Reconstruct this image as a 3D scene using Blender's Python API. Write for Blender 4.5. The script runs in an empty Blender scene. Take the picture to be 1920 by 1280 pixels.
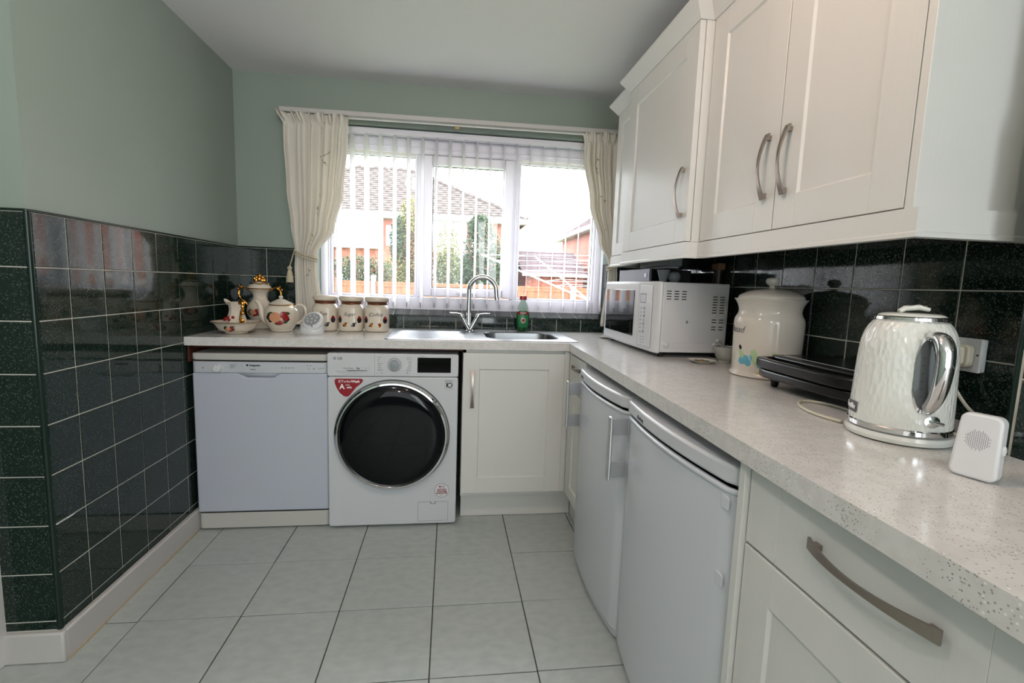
import bpy, bmesh, math, random
from mathutils import Vector, Matrix
sin, cos, pi, sqrt = math.sin, math.cos, math.pi, math.sqrt
random.seed(7)
S = bpy.context.scene
COL = S.collection
# ------------------------------------------------------------------ camera
YAW, PITCH, ROLL = 0.13103, -0.11654, 0.03314
_f = Vector((sin(YAW)*cos(PITCH), cos(YAW)*cos(PITCH), sin(PITCH)))
_r = Vector((cos(YAW), -sin(YAW), 0)); _u = _r.cross(_f)
_r2 = _r*cos(ROLL)+_u*sin(ROLL); _u2 = -_r*sin(ROLL)+_u*cos(ROLL)
cd = bpy.data.cameras.new('camera'); cam = bpy.data.objects.new('camera', cd); COL.objects.link(cam)
cd.sensor_width = 36; cd.lens = 905.25/1920*36; cd.clip_start = .02; cd.clip_end = 300
cam.matrix_world = Matrix.Translation((1.15734, -2.87377, 1.18553)) @ Matrix((_r2, _u2, -_f)).transposed().to_4x4()
S.camera = cam
# ------------------------------------------------------------------ light
S.view_settings.view_transform = 'Standard'; S.view_settings.look = 'None'
S.view_settings.gamma = 1; S.view_settings.use_curve_mapping = False
S.view_settings.exposure = 0.22
w = bpy.data.worlds.new('sky'); S.world = w; w.use_nodes = True
bg = w.node_tree.nodes['Background']; bg.inputs[0].default_value = (.93, .96, 1, 1); bg.inputs[1].default_value = 12.0
def area(name, loc, target, sx, sy, power, color=(1, 1, 1)):
    l = bpy.data.lights.new(name, 'AREA'); l.shape = 'RECTANGLE'; l.size = sx; l.size_y = sy
    l.energy = power; l.color = color
    o = bpy.data.objects.new(name, l); COL.objects.link(o); o.location = loc
    o.rotation_euler = (Vector(target)-Vector(loc)).to_track_quat('-Z', 'Y').to_euler(); return o
rear = area('rear_fill', (1.0, -5.35, 1.45), (1.0, 0, 1.2), 2.2, 1.9, 26, (.90, .97, 1))  # added fill light behind the camera; no window is built there
side = area('side_fill', (2.10, -4.3, 1.3), (-.2, -1.3, 1.0), 1.2, 1.7, 36, (.90, .97, 1))  # second added fill, brightens the left wall and floor; no door is built
pt = area('window_portal', (1.27, .23, 1.52), (1.27, -3, 1.52), 1.7, 1.05, 1)
pt.data.cycles.is_portal = True
def lamp(name, loc, power, color, rad=.035):
    l = bpy.data.lights.new(name, 'POINT'); l.energy = power; l.color = color; l.shadow_soft_size = rad
    o = bpy.data.objects.new(name, l); COL.objects.link(o); o.location = loc; return o
lamp('ceiling_spot_warm', (1.38, -1.98, 2.19), 8, (1, .66, .48), .05)
lamp('ceiling_spot_centre', (.75, -2.0, 2.18), 11, (1, .95, .92), .06)
lamp('ceiling_spot_rear', (.9, -3.9, 1.95), 20, (1, .86, .74))
S.cycles.max_bounces = 8; S.cycles.diffuse_bounces = 5; S.cycles.glossy_bounces = 4
S.cycles.transmission_bounces = 6; S.cycles.transparent_max_bounces = 12
S.cycles.caustics_reflective = False; S.cycles.caustics_refractive = False
S.cycles.sample_clamp_indirect = 6; S.cycles.use_denoising = True

# ------------------------------------------------------------------ materials
def lin(h):
    h = h.lstrip('#'); c = [int(h[i:i+2], 16)/255 for i in (0, 2, 4)]
    return tuple((x/12.92 if x <= .04045 else ((x+.055)/1.055)**2.4) for x in c)+(1,)
def mat(name, color, rough=.5, metal=0, spec=.5, coat=0, bump=None, var=None, trans=0, ior=1.45, alpha=1, sheen=0, emit=None):
    m = bpy.data.materials.new(name); m.use_nodes = True; nt = m.node_tree; b = nt.nodes['Principled BSDF']
    c = lin(color) if isinstance(color, str) else color
    b.inputs['Base Color'].default_value = c; b.inputs['Roughness'].default_value = rough
    b.inputs['Metallic'].default_value = metal; b.inputs['Specular IOR Level'].default_value = spec
    b.inputs['Coat Weight'].default_value = coat; b.inputs['Transmission Weight'].default_value = trans
    b.inputs['IOR'].default_value = ior; b.inputs['Alpha'].default_value = alpha
    b.inputs['Sheen Weight'].default_value = sheen
    if emit: b.inputs['Emission Color'].default_value = lin(emit[0]); b.inputs['Emission Strength'].default_value = emit[1]
    geo = None
    def pos(scale3=(1, 1, 1)):
        g = nt.nodes.new('ShaderNodeNewGeometry'); mp = nt.nodes.new('ShaderNodeMapping')
        mp.inputs['Scale'].default_value = scale3; nt.links.new(g.outputs['Position'], mp.inputs['Vector']); return mp.outputs[0]
    if var:   # (color2, scale, sharp lo, hi, scale3)
        n = nt.nodes.new('ShaderNodeTexNoise'); n.inputs['Scale'].default_value = var[1]; n.inputs['Detail'].default_value = 4
        nt.links.new(pos(var[4] if len(var) > 4 else (1, 1, 1)), n.inputs['Vector'])
        r = nt.nodes.new('ShaderNodeMapRange'); r.inputs[1].default_value = var[2]; r.inputs[2].default_value = var[3]
        nt.links.new(n.outputs['Fac'], r.inputs[0])
        mx = nt.nodes.new('ShaderNodeMix'); mx.data_type = 'RGBA'; mx.inputs[6].default_value = c; mx.inputs[7].default_value = lin(var[0])
        nt.links.new(r.outputs[0], mx.inputs[0]); nt.links.new(mx.outputs[2], b.inputs['Base Color'])
    if bump:  # (scale, strength, scale3)
        n = nt.nodes.new('ShaderNodeTexNoise'); n.inputs['Scale'].default_value = bump[0]; n.inputs['Detail'].default_value = 3
        nt.links.new(pos(bump[2] if len(bump) > 2 else (1, 1, 1)), n.inputs['Vector'])
        bp = nt.nodes.new('ShaderNodeBump'); bp.inputs['Strength'].default_value = bump[1]; bp.inputs['Distance'].default_value = .002
        nt.links.new(n.outputs['Fac'], bp.inputs['Height']); nt.links.new(bp.outputs[0], b.inputs['Normal'])
    return m
def flecks(m, layers):
    """layers: (color, voronoi scale, radius, fraction kept) speckles mixed over the base colour"""
    nt = m.node_tree; b = nt.nodes['Principled BSDF']; N = nt.nodes; L = nt.links
    g = N.new('ShaderNodeNewGeometry')
    src = b.inputs['Base Color'].links[0].from_socket if b.inputs['Base Color'].links else None
    base = tuple(b.inputs['Base Color'].default_value)
    for col, sc, rad, keep in layers:
        v = N.new('ShaderNodeTexVoronoi'); v.inputs['Scale'].default_value = sc; L.new(g.outputs['Position'], v.inputs['Vector'])
        a = N.new('ShaderNodeMapRange'); a.inputs[1].default_value = rad; a.inputs[2].default_value = rad*.55; L.new(v.outputs['Distance'], a.inputs[0])
        s = N.new('ShaderNodeSeparateColor'); L.new(v.outputs['Color'], s.inputs[0])
        k = N.new('ShaderNodeMath'); k.operation = 'LESS_THAN'; k.inputs[1].default_value = keep; L.new(s.outputs[0], k.inputs[0])
        mu = N.new('ShaderNodeMath'); mu.operation = 'MULTIPLY'; L.new(a.outputs[0], mu.inputs[0]); L.new(k.outputs[0], mu.inputs[1])
        mx = N.new('ShaderNodeMix'); mx.data_type = 'RGBA'; L.new(mu.outputs[0], mx.inputs[0]); mx.inputs[7].default_value = lin(col)
        if src: L.new(src, mx.inputs[6])
        else: mx.inputs[6].default_value = base
        src = mx.outputs[2]
    L.new(src, b.inputs['Base Color']); return m

M = {}
M['wall'] = mat('sage_paint', '#8b978e', .5, bump=(180, .05), var=('#88948b', 3, .35, .65))
M['ceiling'] = mat('ceiling_paint', '#e2dfe1', .6, bump=(120, .06))
M['tile'] = flecks(mat('green_glazed_tile', '#10201a', .065, spec=.5, bump=(26, .028), var=('#17261f', 90, .42, .62)), [('#46504c', 170, .36, .42), ('#636b68', 260, .33, .26)])
M['grout'] = mat('pale_grout', '#b9b7ae', .8)
M['trimgreen'] = mat('dark_green_trim', '#0c1f18', .2)
M['floor'] = mat('stone_floor_tile', '#b4bab7', .33, spec=.4, bump=(45, .12), var=('#a9b0ad', 22, .35, .7, (1, 1.6, 1)))
M['fgrout'] = mat('dark_floor_grout', '#4a4a45', .85)
M['white'] = mat('white_gloss_paint', '#d3d2d0', .32)
M['skirt'] = mat('white_skirting_paint', '#bdbab7', .35)
M['upvc'] = mat('white_window_plastic', '#e4e2ea', .25)
M['cab'] = mat('ivory_wood_grain_foil', '#d1d0cc', .36, bump=(14, .16, (9, 9, .35)))
M['cabin'] = mat('brown_carcass_board', '#4a1f12', .6)
M['worktop'] = flecks(mat('speckled_quartz', '#d3d1ce', .16, spec=.45, var=('#cbc9c5', 40, .4, .65)), [('#9a9996', 190, .30, .30), ('#757473', 280, .30, .22), ('#e6e5e3', 120, .22, .25)])
M['steel'] = mat('brushed_steel', '#909295', .30, metal=1)
M['chrome'] = mat('chrome', '#dcdcdc', .06, metal=1)
M['nickel'] = mat('brushed_nickel', '#9c9188', .33, metal=.9)
M['alu'] = mat('silver_plastic', '#b3b6b9', .3, metal=.55)
M['appl'] = mat('white_enamel', '#c6c8cc', .27)
M['dwpanel'] = mat('blue_white_enamel', '#b4bac6', .36)
M['dwpanelw'] = mat('pale_blue_white_enamel', '#bcc0c6', .33)
M['dwcream'] = mat('off_white_enamel', '#bab9b4', .36)
M['fridge'] = mat('fridge_enamel', '#c9ccd2', .2)
M['black'] = mat('black_plastic', '#0b0b0c', .25)
M['blackgloss'] = mat('black_gloss', '#050506', .06, coat=.3)
M['glassdark'] = mat('smoked_glass', '#07090c', .05, spec=.3)
M['gap'] = mat('dark_gap', '#0a0a0a', .8)
M['ink'] = mat('grey_ink', '#55565a', .6)
M['inkb'] = mat('black_ink', '#17171a', .6)
M['inkw'] = mat('white_ink', '#eeeeee', .5)
M['red'] = mat('red_sticker', '#8c0f1c', .35)
M['cream'] = mat('cream_glaze', '#d3c8b8', .13, spec=.55)
M['creamw'] = mat('white_glaze', '#c9c2b8', .12, spec=.55)
M['gold'] = mat('gilding', '#b07a34', .2, metal=.9)
M['copper'] = mat('copper_band', '#8a5a44', .28, metal=.85)
M['fred'] = mat('painted_red', '#8a1a1c', .2); M['fpeach'] = mat('painted_peach', '#c88d6a', .2)
M['fdark'] = mat('painted_plum', '#2a1c26', .2); M['fgreen'] = mat('painted_green', '#2c4a2c', .2)
M['forange'] = mat('painted_orange', '#b06a28', .2); M['fblue'] = mat('painted_blue', '#5f9fb4', .3)
M['flime'] = mat('painted_pale_green', '#a3b98d', .3); M['fyellow'] = mat('painted_yellow', '#c9c36a', .3)
M['curtain'] = mat('cream_curtain_cloth', '#cdc5b6', .85, bump=(500, .1), sheen=.3)
b_ = M['curtain'].node_tree.nodes['Principled BSDF']; b_.inputs['Subsurface Weight'].default_value = 0
M['embroid'] = mat('brown_embroidery', '#7c5b45', .8); M['embroidy'] = mat('ochre_embroidery', '#b09a68', .8)
M['rope'] = mat('cream_rope', '#c2b69c', .8, bump=(400, .5))
M['plasticw'] = mat('white_plastic', '#d0d0d2', .33)
M['cablew'] = mat('cream_cable', '#c5c0ae', .45)
M['greyp'] = mat('grey_plastic', '#8e9296', .4)
M['brown'] = mat('brown_duct', '#3a2c22', .4)
M['brick'] = mat('red_brick', '#925c4c', .8, var=('#80493c', 5, .4, .6))
M['rooftile'] = mat('brown_concrete_roof_tile', '#6e5450', .8, var=('#503c3a', 2.2, .4, .65))
M['housew'] = mat('white_render', '#aaacae', .7)
M['fence'] = mat('orange_fence_timber', '#7d4f35', .7, var=('#633d29', 4, .35, .7, (6, 1, .6)))
M['fencepost'] = mat('grey_concrete_post', '#9a9390', .8)
M['leafg'] = mat('green_leaf', '#2f3f26', .6); M['leafy'] = mat('yellow_leaf', '#5e5d32', .6); M['leafr'] = mat('rusty_leaf', '#66432f', .6)
M['bark'] = mat('bark', '#5c4c38', .8)
M['grass'] = mat('grass_lawn', '#5d6b3e', .9, bump=(60, .5))
M['glasso'] = mat('house_window_glass', '#8f9ba3', .1)
def translucent(name, col, tcol, fac, camo=None):
    m = bpy.data.materials.new(name); m.use_nodes = True; nt = m.node_tree; nt.nodes.clear()
    o = nt.nodes.new('ShaderNodeOutputMaterial'); d = nt.nodes.new('ShaderNodeBsdfDiffuse'); t = nt.nodes.new('ShaderNodeBsdfTranslucent'); x = nt.nodes.new('ShaderNodeMixShader')
    d.inputs[0].default_value = lin(col); t.inputs[0].default_value = lin(tcol); x.inputs[0].default_value = fac
    nt.links.new(d.outputs[0], x.inputs[1]); nt.links.new(t.outputs[0], x.inputs[2]); nt.links.new(x.outputs[0], o.inputs[0]); return m
M['slat'] = translucent('white_blind_fabric', '#f2f0f4', '#f2f0f4', .55)
M['curtain'] = translucent('cream_curtain_cloth', '#eae6de', '#eee8da', .3)
def pane_glass(name):
    m = bpy.data.materials.new(name); m.use_nodes = True; nt = m.node_tree; nt.nodes.clear()
    o = nt.nodes.new('ShaderNodeOutputMaterial'); t = nt.nodes.new('ShaderNodeBsdfTransparent'); g = nt.nodes.new('ShaderNodeBsdfGlossy'); x = nt.nodes.new('ShaderNodeMixShader'); f = nt.nodes.new('ShaderNodeLayerWeight'); pw = nt.nodes.new('ShaderNodeMath'); pw.operation = 'POWER'; pw.inputs[1].default_value = 5; sc_ = nt.nodes.new('ShaderNodeMath'); sc_.operation = 'MULTIPLY_ADD'; sc_.inputs[1].default_value = .5; sc_.inputs[2].default_value = .04
    t.inputs[0].default_value = (.96, .97, .97, 1); g.inputs['Roughness'].default_value = .02; f.inputs[0].default_value = .5
    nt.links.new(f.outputs['Facing'], pw.inputs[0]); nt.links.new(pw.outputs[0], sc_.inputs[0]); nt.links.new(sc_.outputs[0], x.inputs[0]); nt.links.new(t.outputs[0], x.inputs[1]); nt.links.new(g.outputs[0], x.inputs[2]); nt.links.new(x.outputs[0], o.inputs[0]); return m
M['gaugegrey'] = mat('grey_gauge_plastic', '#5a6064', .15)
M['radiof'] = mat('lavender_grey_metal', '#6c6c78', .35, metal=.3)
M['pane'] = pane_glass('window_glass')
M['greenliq'] = mat('green_liquid', '#0b4a22', .12, spec=.5)
M['clearp'] = mat('clear_green_plastic', '#9fc4b4', .08, alpha=.55)
# kettle enamel with a quilted relief
m = mat('quilted_cream_enamel', '#d6d8d3', .16, spec=.55)
nt = m.node_tree; v = nt.nodes.new('ShaderNodeTexVoronoi'); v.feature = 'SMOOTH_F1'; v.inputs['Scale'].default_value = 105; v.inputs['Smoothness'].default_value = .2
g = nt.nodes.new('ShaderNodeNewGeometry'); mp = nt.nodes.new('ShaderNodeMapping'); mp.inputs['Scale'].default_value = (1.3, 1.3, .55)
nt.links.new(g.outputs['Position'], mp.inputs[0]); nt.links.new(mp.outputs[0], v.inputs['Vector'])
bp = nt.nodes.new('ShaderNodeBump'); bp.inputs['Strength'].default_value = .5; bp.inputs['Distance'].default_value = .004
nt.links.new(v.outputs['Distance'], bp.inputs['Height']); nt.links.new(bp.outputs[0], nt.nodes['Principled BSDF'].inputs['Normal'])
M['kettle'] = m; M['kettles'] = mat('smooth_cream_enamel', '#d6d8d3', .16, spec=.55)

# ------------------------------------------------------------------ mesh helpers
ROOTM = {}
class MB:
    def __init__(s): s.bm = bmesh.new()
    def add(s, vs, fs, T=None):
        bv = [s.bm.verts.new((T @ Vector(v)) if T else Vector(v)) for v in vs]
        for f in fs:
            try: s.bm.faces.new([bv[i] for i in f])
            except ValueError: pass
        return s
    def box(s, x0, x1, y0, y1, z0, z1, T=None):
        v = [(x, y, z) for z in (z0, z1) for y in (y0, y1) for x in (x0, x1)]
        return s.add(v, [(0, 2, 3, 1), (4, 5, 7, 6), (0, 1, 5, 4), (2, 6, 7, 3), (0, 4, 6, 2), (1, 3, 7, 5)], T)
    def prism(s, pts, z0, z1, T=None):
        n = len(pts); a = sum(pts[i][0]*pts[(i+1) % n][1]-pts[(i+1) % n][0]*pts[i][1] for i in range(n))
        if a < 0: pts = pts[::-1]
        v = [(x, y, z0) for x, y in pts]+[(x, y, z1) for x, y in pts]
        f = [tuple(range(n))[::-1], tuple(range(n, 2*n))]+[(i, (i+1) % n, n+(i+1) % n, n+i) for i in range(n)]
        return s.add(v, f, T)
    def lathe(s, prof, n=32, T=None, sq=0, flute=0, capb=True, capt=True):
        """prof [(r,z)..] bottom to top; sq>0 squares the plan off"""
        v = []; 
        for r, z in prof:
            for i in range(n):
                a = 2*pi*i/n; k = 1
                if sq: k = (abs(cos(a))**sq+abs(sin(a))**sq)**(-1/sq)
                if flute: k *= 1+flute*cos(10*a)
                v.append((r*k*cos(a), r*k*sin(a), z))
        f = []
        for j in range(len(prof)-1):
            for i in range(n): f.append((j*n+i, j*n+(i+1) % n, (j+1)*n+(i+1) % n, (j+1)*n+i))
        if capb: f.append(tuple(range(n))[::-1])
        if capt: f.append(tuple(range((len(prof)-1)*n, len(prof)*n)))
        return s.add(v, f, T)
    def tube(s, path, rad, n=10, T=None, closed=False, flat=1.0):
        P = [Vector(p) for p in path]; m = len(P); R = rad if isinstance(rad, (list, tuple)) else [rad]*m
        v = []; up = None
        for k in range(m):
            if closed: d = (P[(k+1) % m]-P[k-1])
            else: d = P[min(k+1, m-1)]-P[max(k-1, 0)]
            d.normalize()
            if up is None:
                up = Vector((0, 0, 1)) if abs(d.z) < .9 else Vector((1, 0, 0))
            up = (up-d*up.dot(d)).normalized(); si = d.cross(up)
            for i in range(n):
                a = 2*pi*i/n; v.append(tuple(P[k]+(si*cos(a)+up*sin(a)*flat)*R[k]))
        f = []
        for k in range(m if closed else m-1):
            k2 = (k+1) % m
            for i in range(n): f.append((k*n+i, k*n+(i+1) % n, k2*n+(i+1) % n, k2*n+i))
        if not closed: f += [tuple(range(n))[::-1], tuple(range((m-1)*n, m*n))]
        return s.add(v, f, T)
    def blob(s, c, rx, ry, rz, T=None, n=12, m=7):
        v = []; f = []
        for j in range(1, m):
            t = pi*j/m
            for i in range(n): a = 2*pi*i/n; v.append((c[0]+rx*sin(t)*cos(a), c[1]+ry*sin(t)*sin(a), c[2]-rz*cos(t)))
        v += [(c[0], c[1], c[2]-rz), (c[0], c[1], c[2]+rz)]; B = len(v)-2
        for j in range(m-2):
            for i in range(n): f.append((j*n+i, j*n+(i+1) % n, (j+1)*n+(i+1) % n, (j+1)*n+i))
        for i in range(n): f += [(B, (i+1) % n, i), (B+1, (m-2)*n+i, (m-2)*n+(i+1) % n)]
        return s.add(v, f, T)
    def grid(s, fn, nu, nv, T=None):
        v = [tuple(fn(i/nu, j/nv)) for j in range(nv+1) for i in range(nu+1)]
        f = [(j*(nu+1)+i, j*(nu+1)+i+1, (j+1)*(nu+1)+i+1, (j+1)*(nu+1)+i) for j in range(nv) for i in range(nu)]
        return s.add(v, f, T)
    def build(s, name, material, parent=None, world=False, bevel=0, seg=2, solid=0, subsurf=0, recalc=True, kind=None, label=None, ang=32):
        bm = s.bm
        if recalc: bmesh.ops.recalc_face_normals(bm, faces=bm.faces)
        for f in bm.faces: f.smooth = True
        for e in bm.edges:
            if len(e.link_faces) == 2 and e.calc_face_angle(0) > math.radians(ang): e.smooth = False
        me = bpy.data.meshes.new(name); bm.to_mesh(me); bm.free()
        if world and parent is not None: me.transform(ROOTM[parent.name].inverted())
        me.materials.append(M[material] if isinstance(material, str) else material)
        o = bpy.data.objects.new(name, me); COL.objects.link(o)
        if parent is not None:
            o.parent = parent; ROOTM[o.name] = ROOTM[parent.name].copy()
        else: ROOTM[o.name] = Matrix.Identity(4)
        if bevel:
            b = o.modifiers.new('bevel', 'BEVEL'); b.width = bevel; b.segments = seg; b.limit_method = 'ANGLE'; b.angle_limit = .6
        if solid:
            b = o.modifiers.new('solid', 'SOLIDIFY'); b.thickness = solid
        if subsurf:
            b = o.modifiers.new('sub', 'SUBSURF'); b.levels = subsurf; b.render_levels = subsurf
        if kind: o['kind'] = kind
        if label: o['label'] = label
        return o
def tag(o, label, cat, group=None):
    o['label'] = label; o['category'] = cat
    if group: o['group'] = group
    return o
def thing(name, loc, label, cat, rz=0, group=None):
    o = bpy.data.objects.new(name, None); COL.objects.link(o); o.empty_display_size = .05
    o.location = loc; o.rotation_euler = (0, 0, rz); tag(o, label, cat, group)
    ROOTM[o.name] = Matrix.Translation(loc) @ Matrix.Rotation(rz, 4, 'Z'); return o
def struct(o): o['kind'] = 'structure'; return o
def Box(name, material, parent, x0, x1, y0, y1, z0, z1, world=True, **k):
    T = k.pop('T', None); return MB().box(x0, x1, y0, y1, z0, z1, T).build(name, material, parent, world=world, **k)
def text(name, s, size, material, parent, T, depth=.0006, world=True, fn=None, shear=0, bold=0, align='CENTER', label=None):
    """flat lettering; canonical x right, y up, normal +z, mapped by T, or by fn(x,y,z)"""
    c = bpy.data.curves.new(name, 'FONT'); c.body = s; c.size = size; c.extrude = depth; c.align_x = align; c.align_y = 'CENTER'; c.shear = shear; c.offset = bold
    c.resolution_u = 3
    o = bpy.data.objects.new('t', c); COL.objects.link(o)
    dg = bpy.context.evaluated_depsgraph_get(); me = bpy.data.meshes.new_from_object(o.evaluated_get(dg)); bpy.data.objects.remove(o)
    for v in me.vertices: v.co = Vector(fn(*v.co)) if fn else T @ v.co
    if world and parent is not None: me.transform(ROOTM[parent.name].inverted())
    me.name = name; me.materials.clear(); me.materials.append(M[material])
    o = bpy.data.objects.new(name, me); COL.objects.link(o)
    if parent is not None: o.parent = parent; ROOTM[o.name] = ROOTM[parent.name].copy()
    if label: o['label'] = label
    return o
def FY(x, y, z):   # lettering facing -Y at x,z on plane y
    return Matrix.Translation((x, y, z)) @ Matrix.Rotation(pi/2, 4, 'X')
def FX(x, y, z):   # lettering facing -X
    return Matrix.Translation((x, y, z)) @ Matrix.Rotation(-pi/2, 4, 'Z') @ Matrix.Rotation(pi/2, 4, 'X')
def ATY(x, y, z):  # canonical lathe axis z -> points to -Y
    return Matrix.Translation((x, y, z)) @ Matrix.Rotation(pi/2, 4, 'X')
RX = Matrix.Rotation(-pi/2, 4, 'Z')   # canonical front (-Y) -> front (-X)
def rrect(x0, x1, y0, y1, r, n=5):
    p = []
    for cx, cy, a0 in ((x1-r, y1-r, 0), (x0+r, y1-r, pi/2), (x0+r, y0+r, pi), (x1-r, y0+r, 1.5*pi)):
        for i in range(n+1): a = a0+pi/2*i/n; p.append((cx+r*cos(a), cy+r*sin(a)))
    return p
def cyl_fn(cx, cy, rf, a0, z0):
    """wrap lettering round a vertical body; rf(z)->radius, a0 azimuth of the centre"""
    def f(x, y, z):
        zz = z0+y; r = rf(zz)+z+.0012; a = a0+x/rf(zz); return (cx+r*cos(a), cy+r*sin(a), zz)
    return f
def prof_r(prof):
    def f(z):
        for (r0, z0), (r1, z1) in zip(prof, prof[1:]):
            if z0 <= z <= z1 and z1 > z0: return r0+(r1-r0)*(z-z0)/(z1-z0)
        return prof[-1][0]
    return f
def smoothp(prof, k=4):
    out = []; P = prof; n = len(P)
    for i in range(n-1):
        p0 = P[max(i-1, 0)]; p1 = P[i]; p2 = P[i+1]; p3 = P[min(i+2, n-1)]
        for j in range(k):
            t = j/k
            out.append(tuple(.5*((2*p1[c])+(-p0[c]+p2[c])*t+(2*p0[c]-5*p1[c]+4*p2[c]-p3[c])*t*t+(-p0[c]+3*p1[c]-3*p2[c]+p3[c])*t**3) for c in range(len(p1))))
    out.append(tuple(P[-1])); return out
CAMXY = Vector((1.157, -2.874))
def az_to_cam(x, y): return math.atan2(CAMXY.y-y, CAMXY.x-x)

# ================================================================== ROOM SHELL
WX = 2.325; TS = 0.1517; CZ = 2.27; TZ = 1.3418; YO = -1.354
ST = 2.156; SY = -2.15     # nearer strip of the right wall
GX = .007                  # tile face stands proud of the plaster by this
def wallbox(name, x0, x1, y0, y1, z0, z1, m='wall'): return struct(Box(name, m, None, x0, x1, y0, y1, z0, z1))
wl = wallbox('wall_left', -.30, -.006, YO+.006, .35, 0, CZ)
wn = wallbox('wall_left_near', -.32, -.175, -5.5, YO+.006, 0, CZ)
wback = MB()
X0w, X1w, Z0w, Z1w = .40, 2.115, 1.0, 2.045   # window opening
wback.box(-.006, X0w, .006, .35, 0, CZ); wback.box(X1w, WX+.3, .006, .35, 0, CZ)
wback.box(X0w, X1w, .006, .35, Z1w, CZ); wback.box(X0w, X1w, .006, .35, 0, .975)
wb = struct(wback.build('wall_back', 'wall', None))
wr = wallbox('wall_right', WX+.006, WX+.3, SY-.4, .006, 0, CZ)
wr2 = wallbox('wall_right_near', ST+.006, ST+.12, -5.5, SY, 0, CZ)
wrear = wallbox('wall_rear', -.32, ST+.2, -5.65, -5.5, 0, CZ)
cl = wallbox('ceiling', -.32, WX+.3, -5.65, .35, CZ, CZ+.1, 'ceiling')
fl = wallbox('floor', -.32, WX+.3, -5.65, .35, -.1, -.0028, 'fgrout')

tile_cache = {}
def tile(parent, name, material, a, b, T, gap=.0016, th=.0065, bev=.0014):
    """a thin bevelled slab a x b (canonical: x right, z up, face -Y), corner at T"""
    key = (round(a, 4), round(b, 4), name, material)
    if key not in tile_cache:
        bm = MB(); g = gap; e = bev
        x0, x1, z0, z1 = g, a-g, g, b-g
        v = [(x0, 0, z0), (x1, 0, z0), (x1, 0, z1), (x0, 0, z1), (x0, -th+e, z0), (x1, -th+e, z0), (x1, -th+e, z1), (x0, -th+e, z1),
             (x0+e, -th, z0+e), (x1-e, -th, z0+e), (x1-e, -th, z1-e), (x0+e, -th, z1-e)]
        f = [(0, 1, 5, 4), (1, 2, 6, 5), (2, 3, 7, 6), (3, 0, 4, 7), (4, 5, 9, 8), (5, 6, 10, 9), (6, 7, 11, 10), (7, 4, 8, 11), (8, 9, 10, 11)]
        bm.add(v, f)
        for q in bm.bm.faces: q.smooth = False
        bmesh.ops.recalc_face_normals(bm.bm, faces=bm.bm.faces)
        me = bpy.data.meshes.new(name); bm.bm.to_mesh(me); bm.bm.free(); me.materials.append(M[material])
        # open back: make sure normals look outwards
        if me.polygons[8].normal.y > 0: me.flip_normals()
        tile_cache[key] = me
    o = bpy.data.objects.new(name, tile_cache[key]); COL.objects.link(o); o.parent = parent
    J = Matrix.Rotation(random.gauss(0, .0022), 4, 'X') @ Matrix.Rotation(random.gauss(0, .0022), 4, 'Z')
    o.matrix_local = (ROOTM[parent.name].inverted() if parent.name in ROOTM else Matrix.Identity(4)) @ T @ J
    return o
def T_left(y, z): return Matrix.Translation((-.0015, y, z)) @ Matrix.Rotation(pi/2, 4, 'Z')      # face +X, canonical x -> +y
def T_right(x, y, z): return Matrix.Translation((x+.0015, y, z)) @ RX                               # face -X, canonical x -> -y
def T_back(x, y, z): return Matrix.Translation((x, y+.0015, z))                                    # face -Y
# zspans of the tile rows
rows = []
z = TZ
while z > .12: rows.append((max(z-TS, .1), min(z, TZ))); z -= TS
rows = [r for r in rows if r[1]-r[0] > .01]
# left wall columns
c = .1643; cols = [(-c, 0)]
for k in range(7): cols.append((-c-(k+1)*TS, -c-k*TS))
cols.append((YO+.0055, -c-7*TS))
Box('grout', 'grout', wl, -.006, .0033, YO+.006, .006, .08, TZ)
for y0, y1 in cols:
    for z0, z1 in rows: tile(wl, 'tile', 'tile', y1-y0, z1-z0, T_left(y0, z0))
Box('edging_strip', 'trimgreen', wl, -.006, .006, YO, 0, TZ, TZ+.008, bevel=.003)
MB().tube([(-.004, YO+.004, .1), (-.004, YO+.004, TZ+.006)], .0085, 12).build('corner_strip', 'trimgreen', wl)
# return of the left wall, facing the camera
Box('grout', 'grout', wl, -.16, -.004, YO-.0033, YO+.006, .08, TZ)
for i in range(len(rows)): z0, z1 = rows[i]; tile(wl, 'tile', 'tile', .1565, z1-z0, T_back(-.162, YO, z0))
Box('edging_strip', 'trimgreen', wl, -.16, 0, YO-.006, YO+.006, TZ, TZ+.008, bevel=.003)
# skirting
sk = struct(Box('baseboard_left', 'skirt', None, -.004, .017, YO-.004, .006, 0, .098, bevel=.006))
sk2 = struct(Box('baseboard_left_return', 'skirt', None, -.16, .017, YO-.018, YO+.004, 0, .098, bevel=.006))
Box('sealant_bead', mat('yellowed_sealant', '#b8a586', .6), sk, .015, .020, YO, -.58, -.001, .004)
tr = struct(Box('trim_1', 'white', None, -.24, -.143, YO-.045, YO+.004, 0, 2.1, bevel=.006))
# back wall left of window
Box('grout', 'grout', wb, 0, X0w, -.0033, .006, .86, TZ)
bx = [(0, .1455), (.1455, .1455+TS), (.1455+TS, X0w)]
for x0, x1 in bx:
    for z0, z1 in rows[:3]: tile(wb, 'tile', 'tile', x1-x0, z1-z0, T_back(x0, 0, z0))
Box('edging_strip', 'trimgreen', wb, 0, X0w, -.006, .006, TZ, TZ+.008, bevel=.003)
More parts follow.
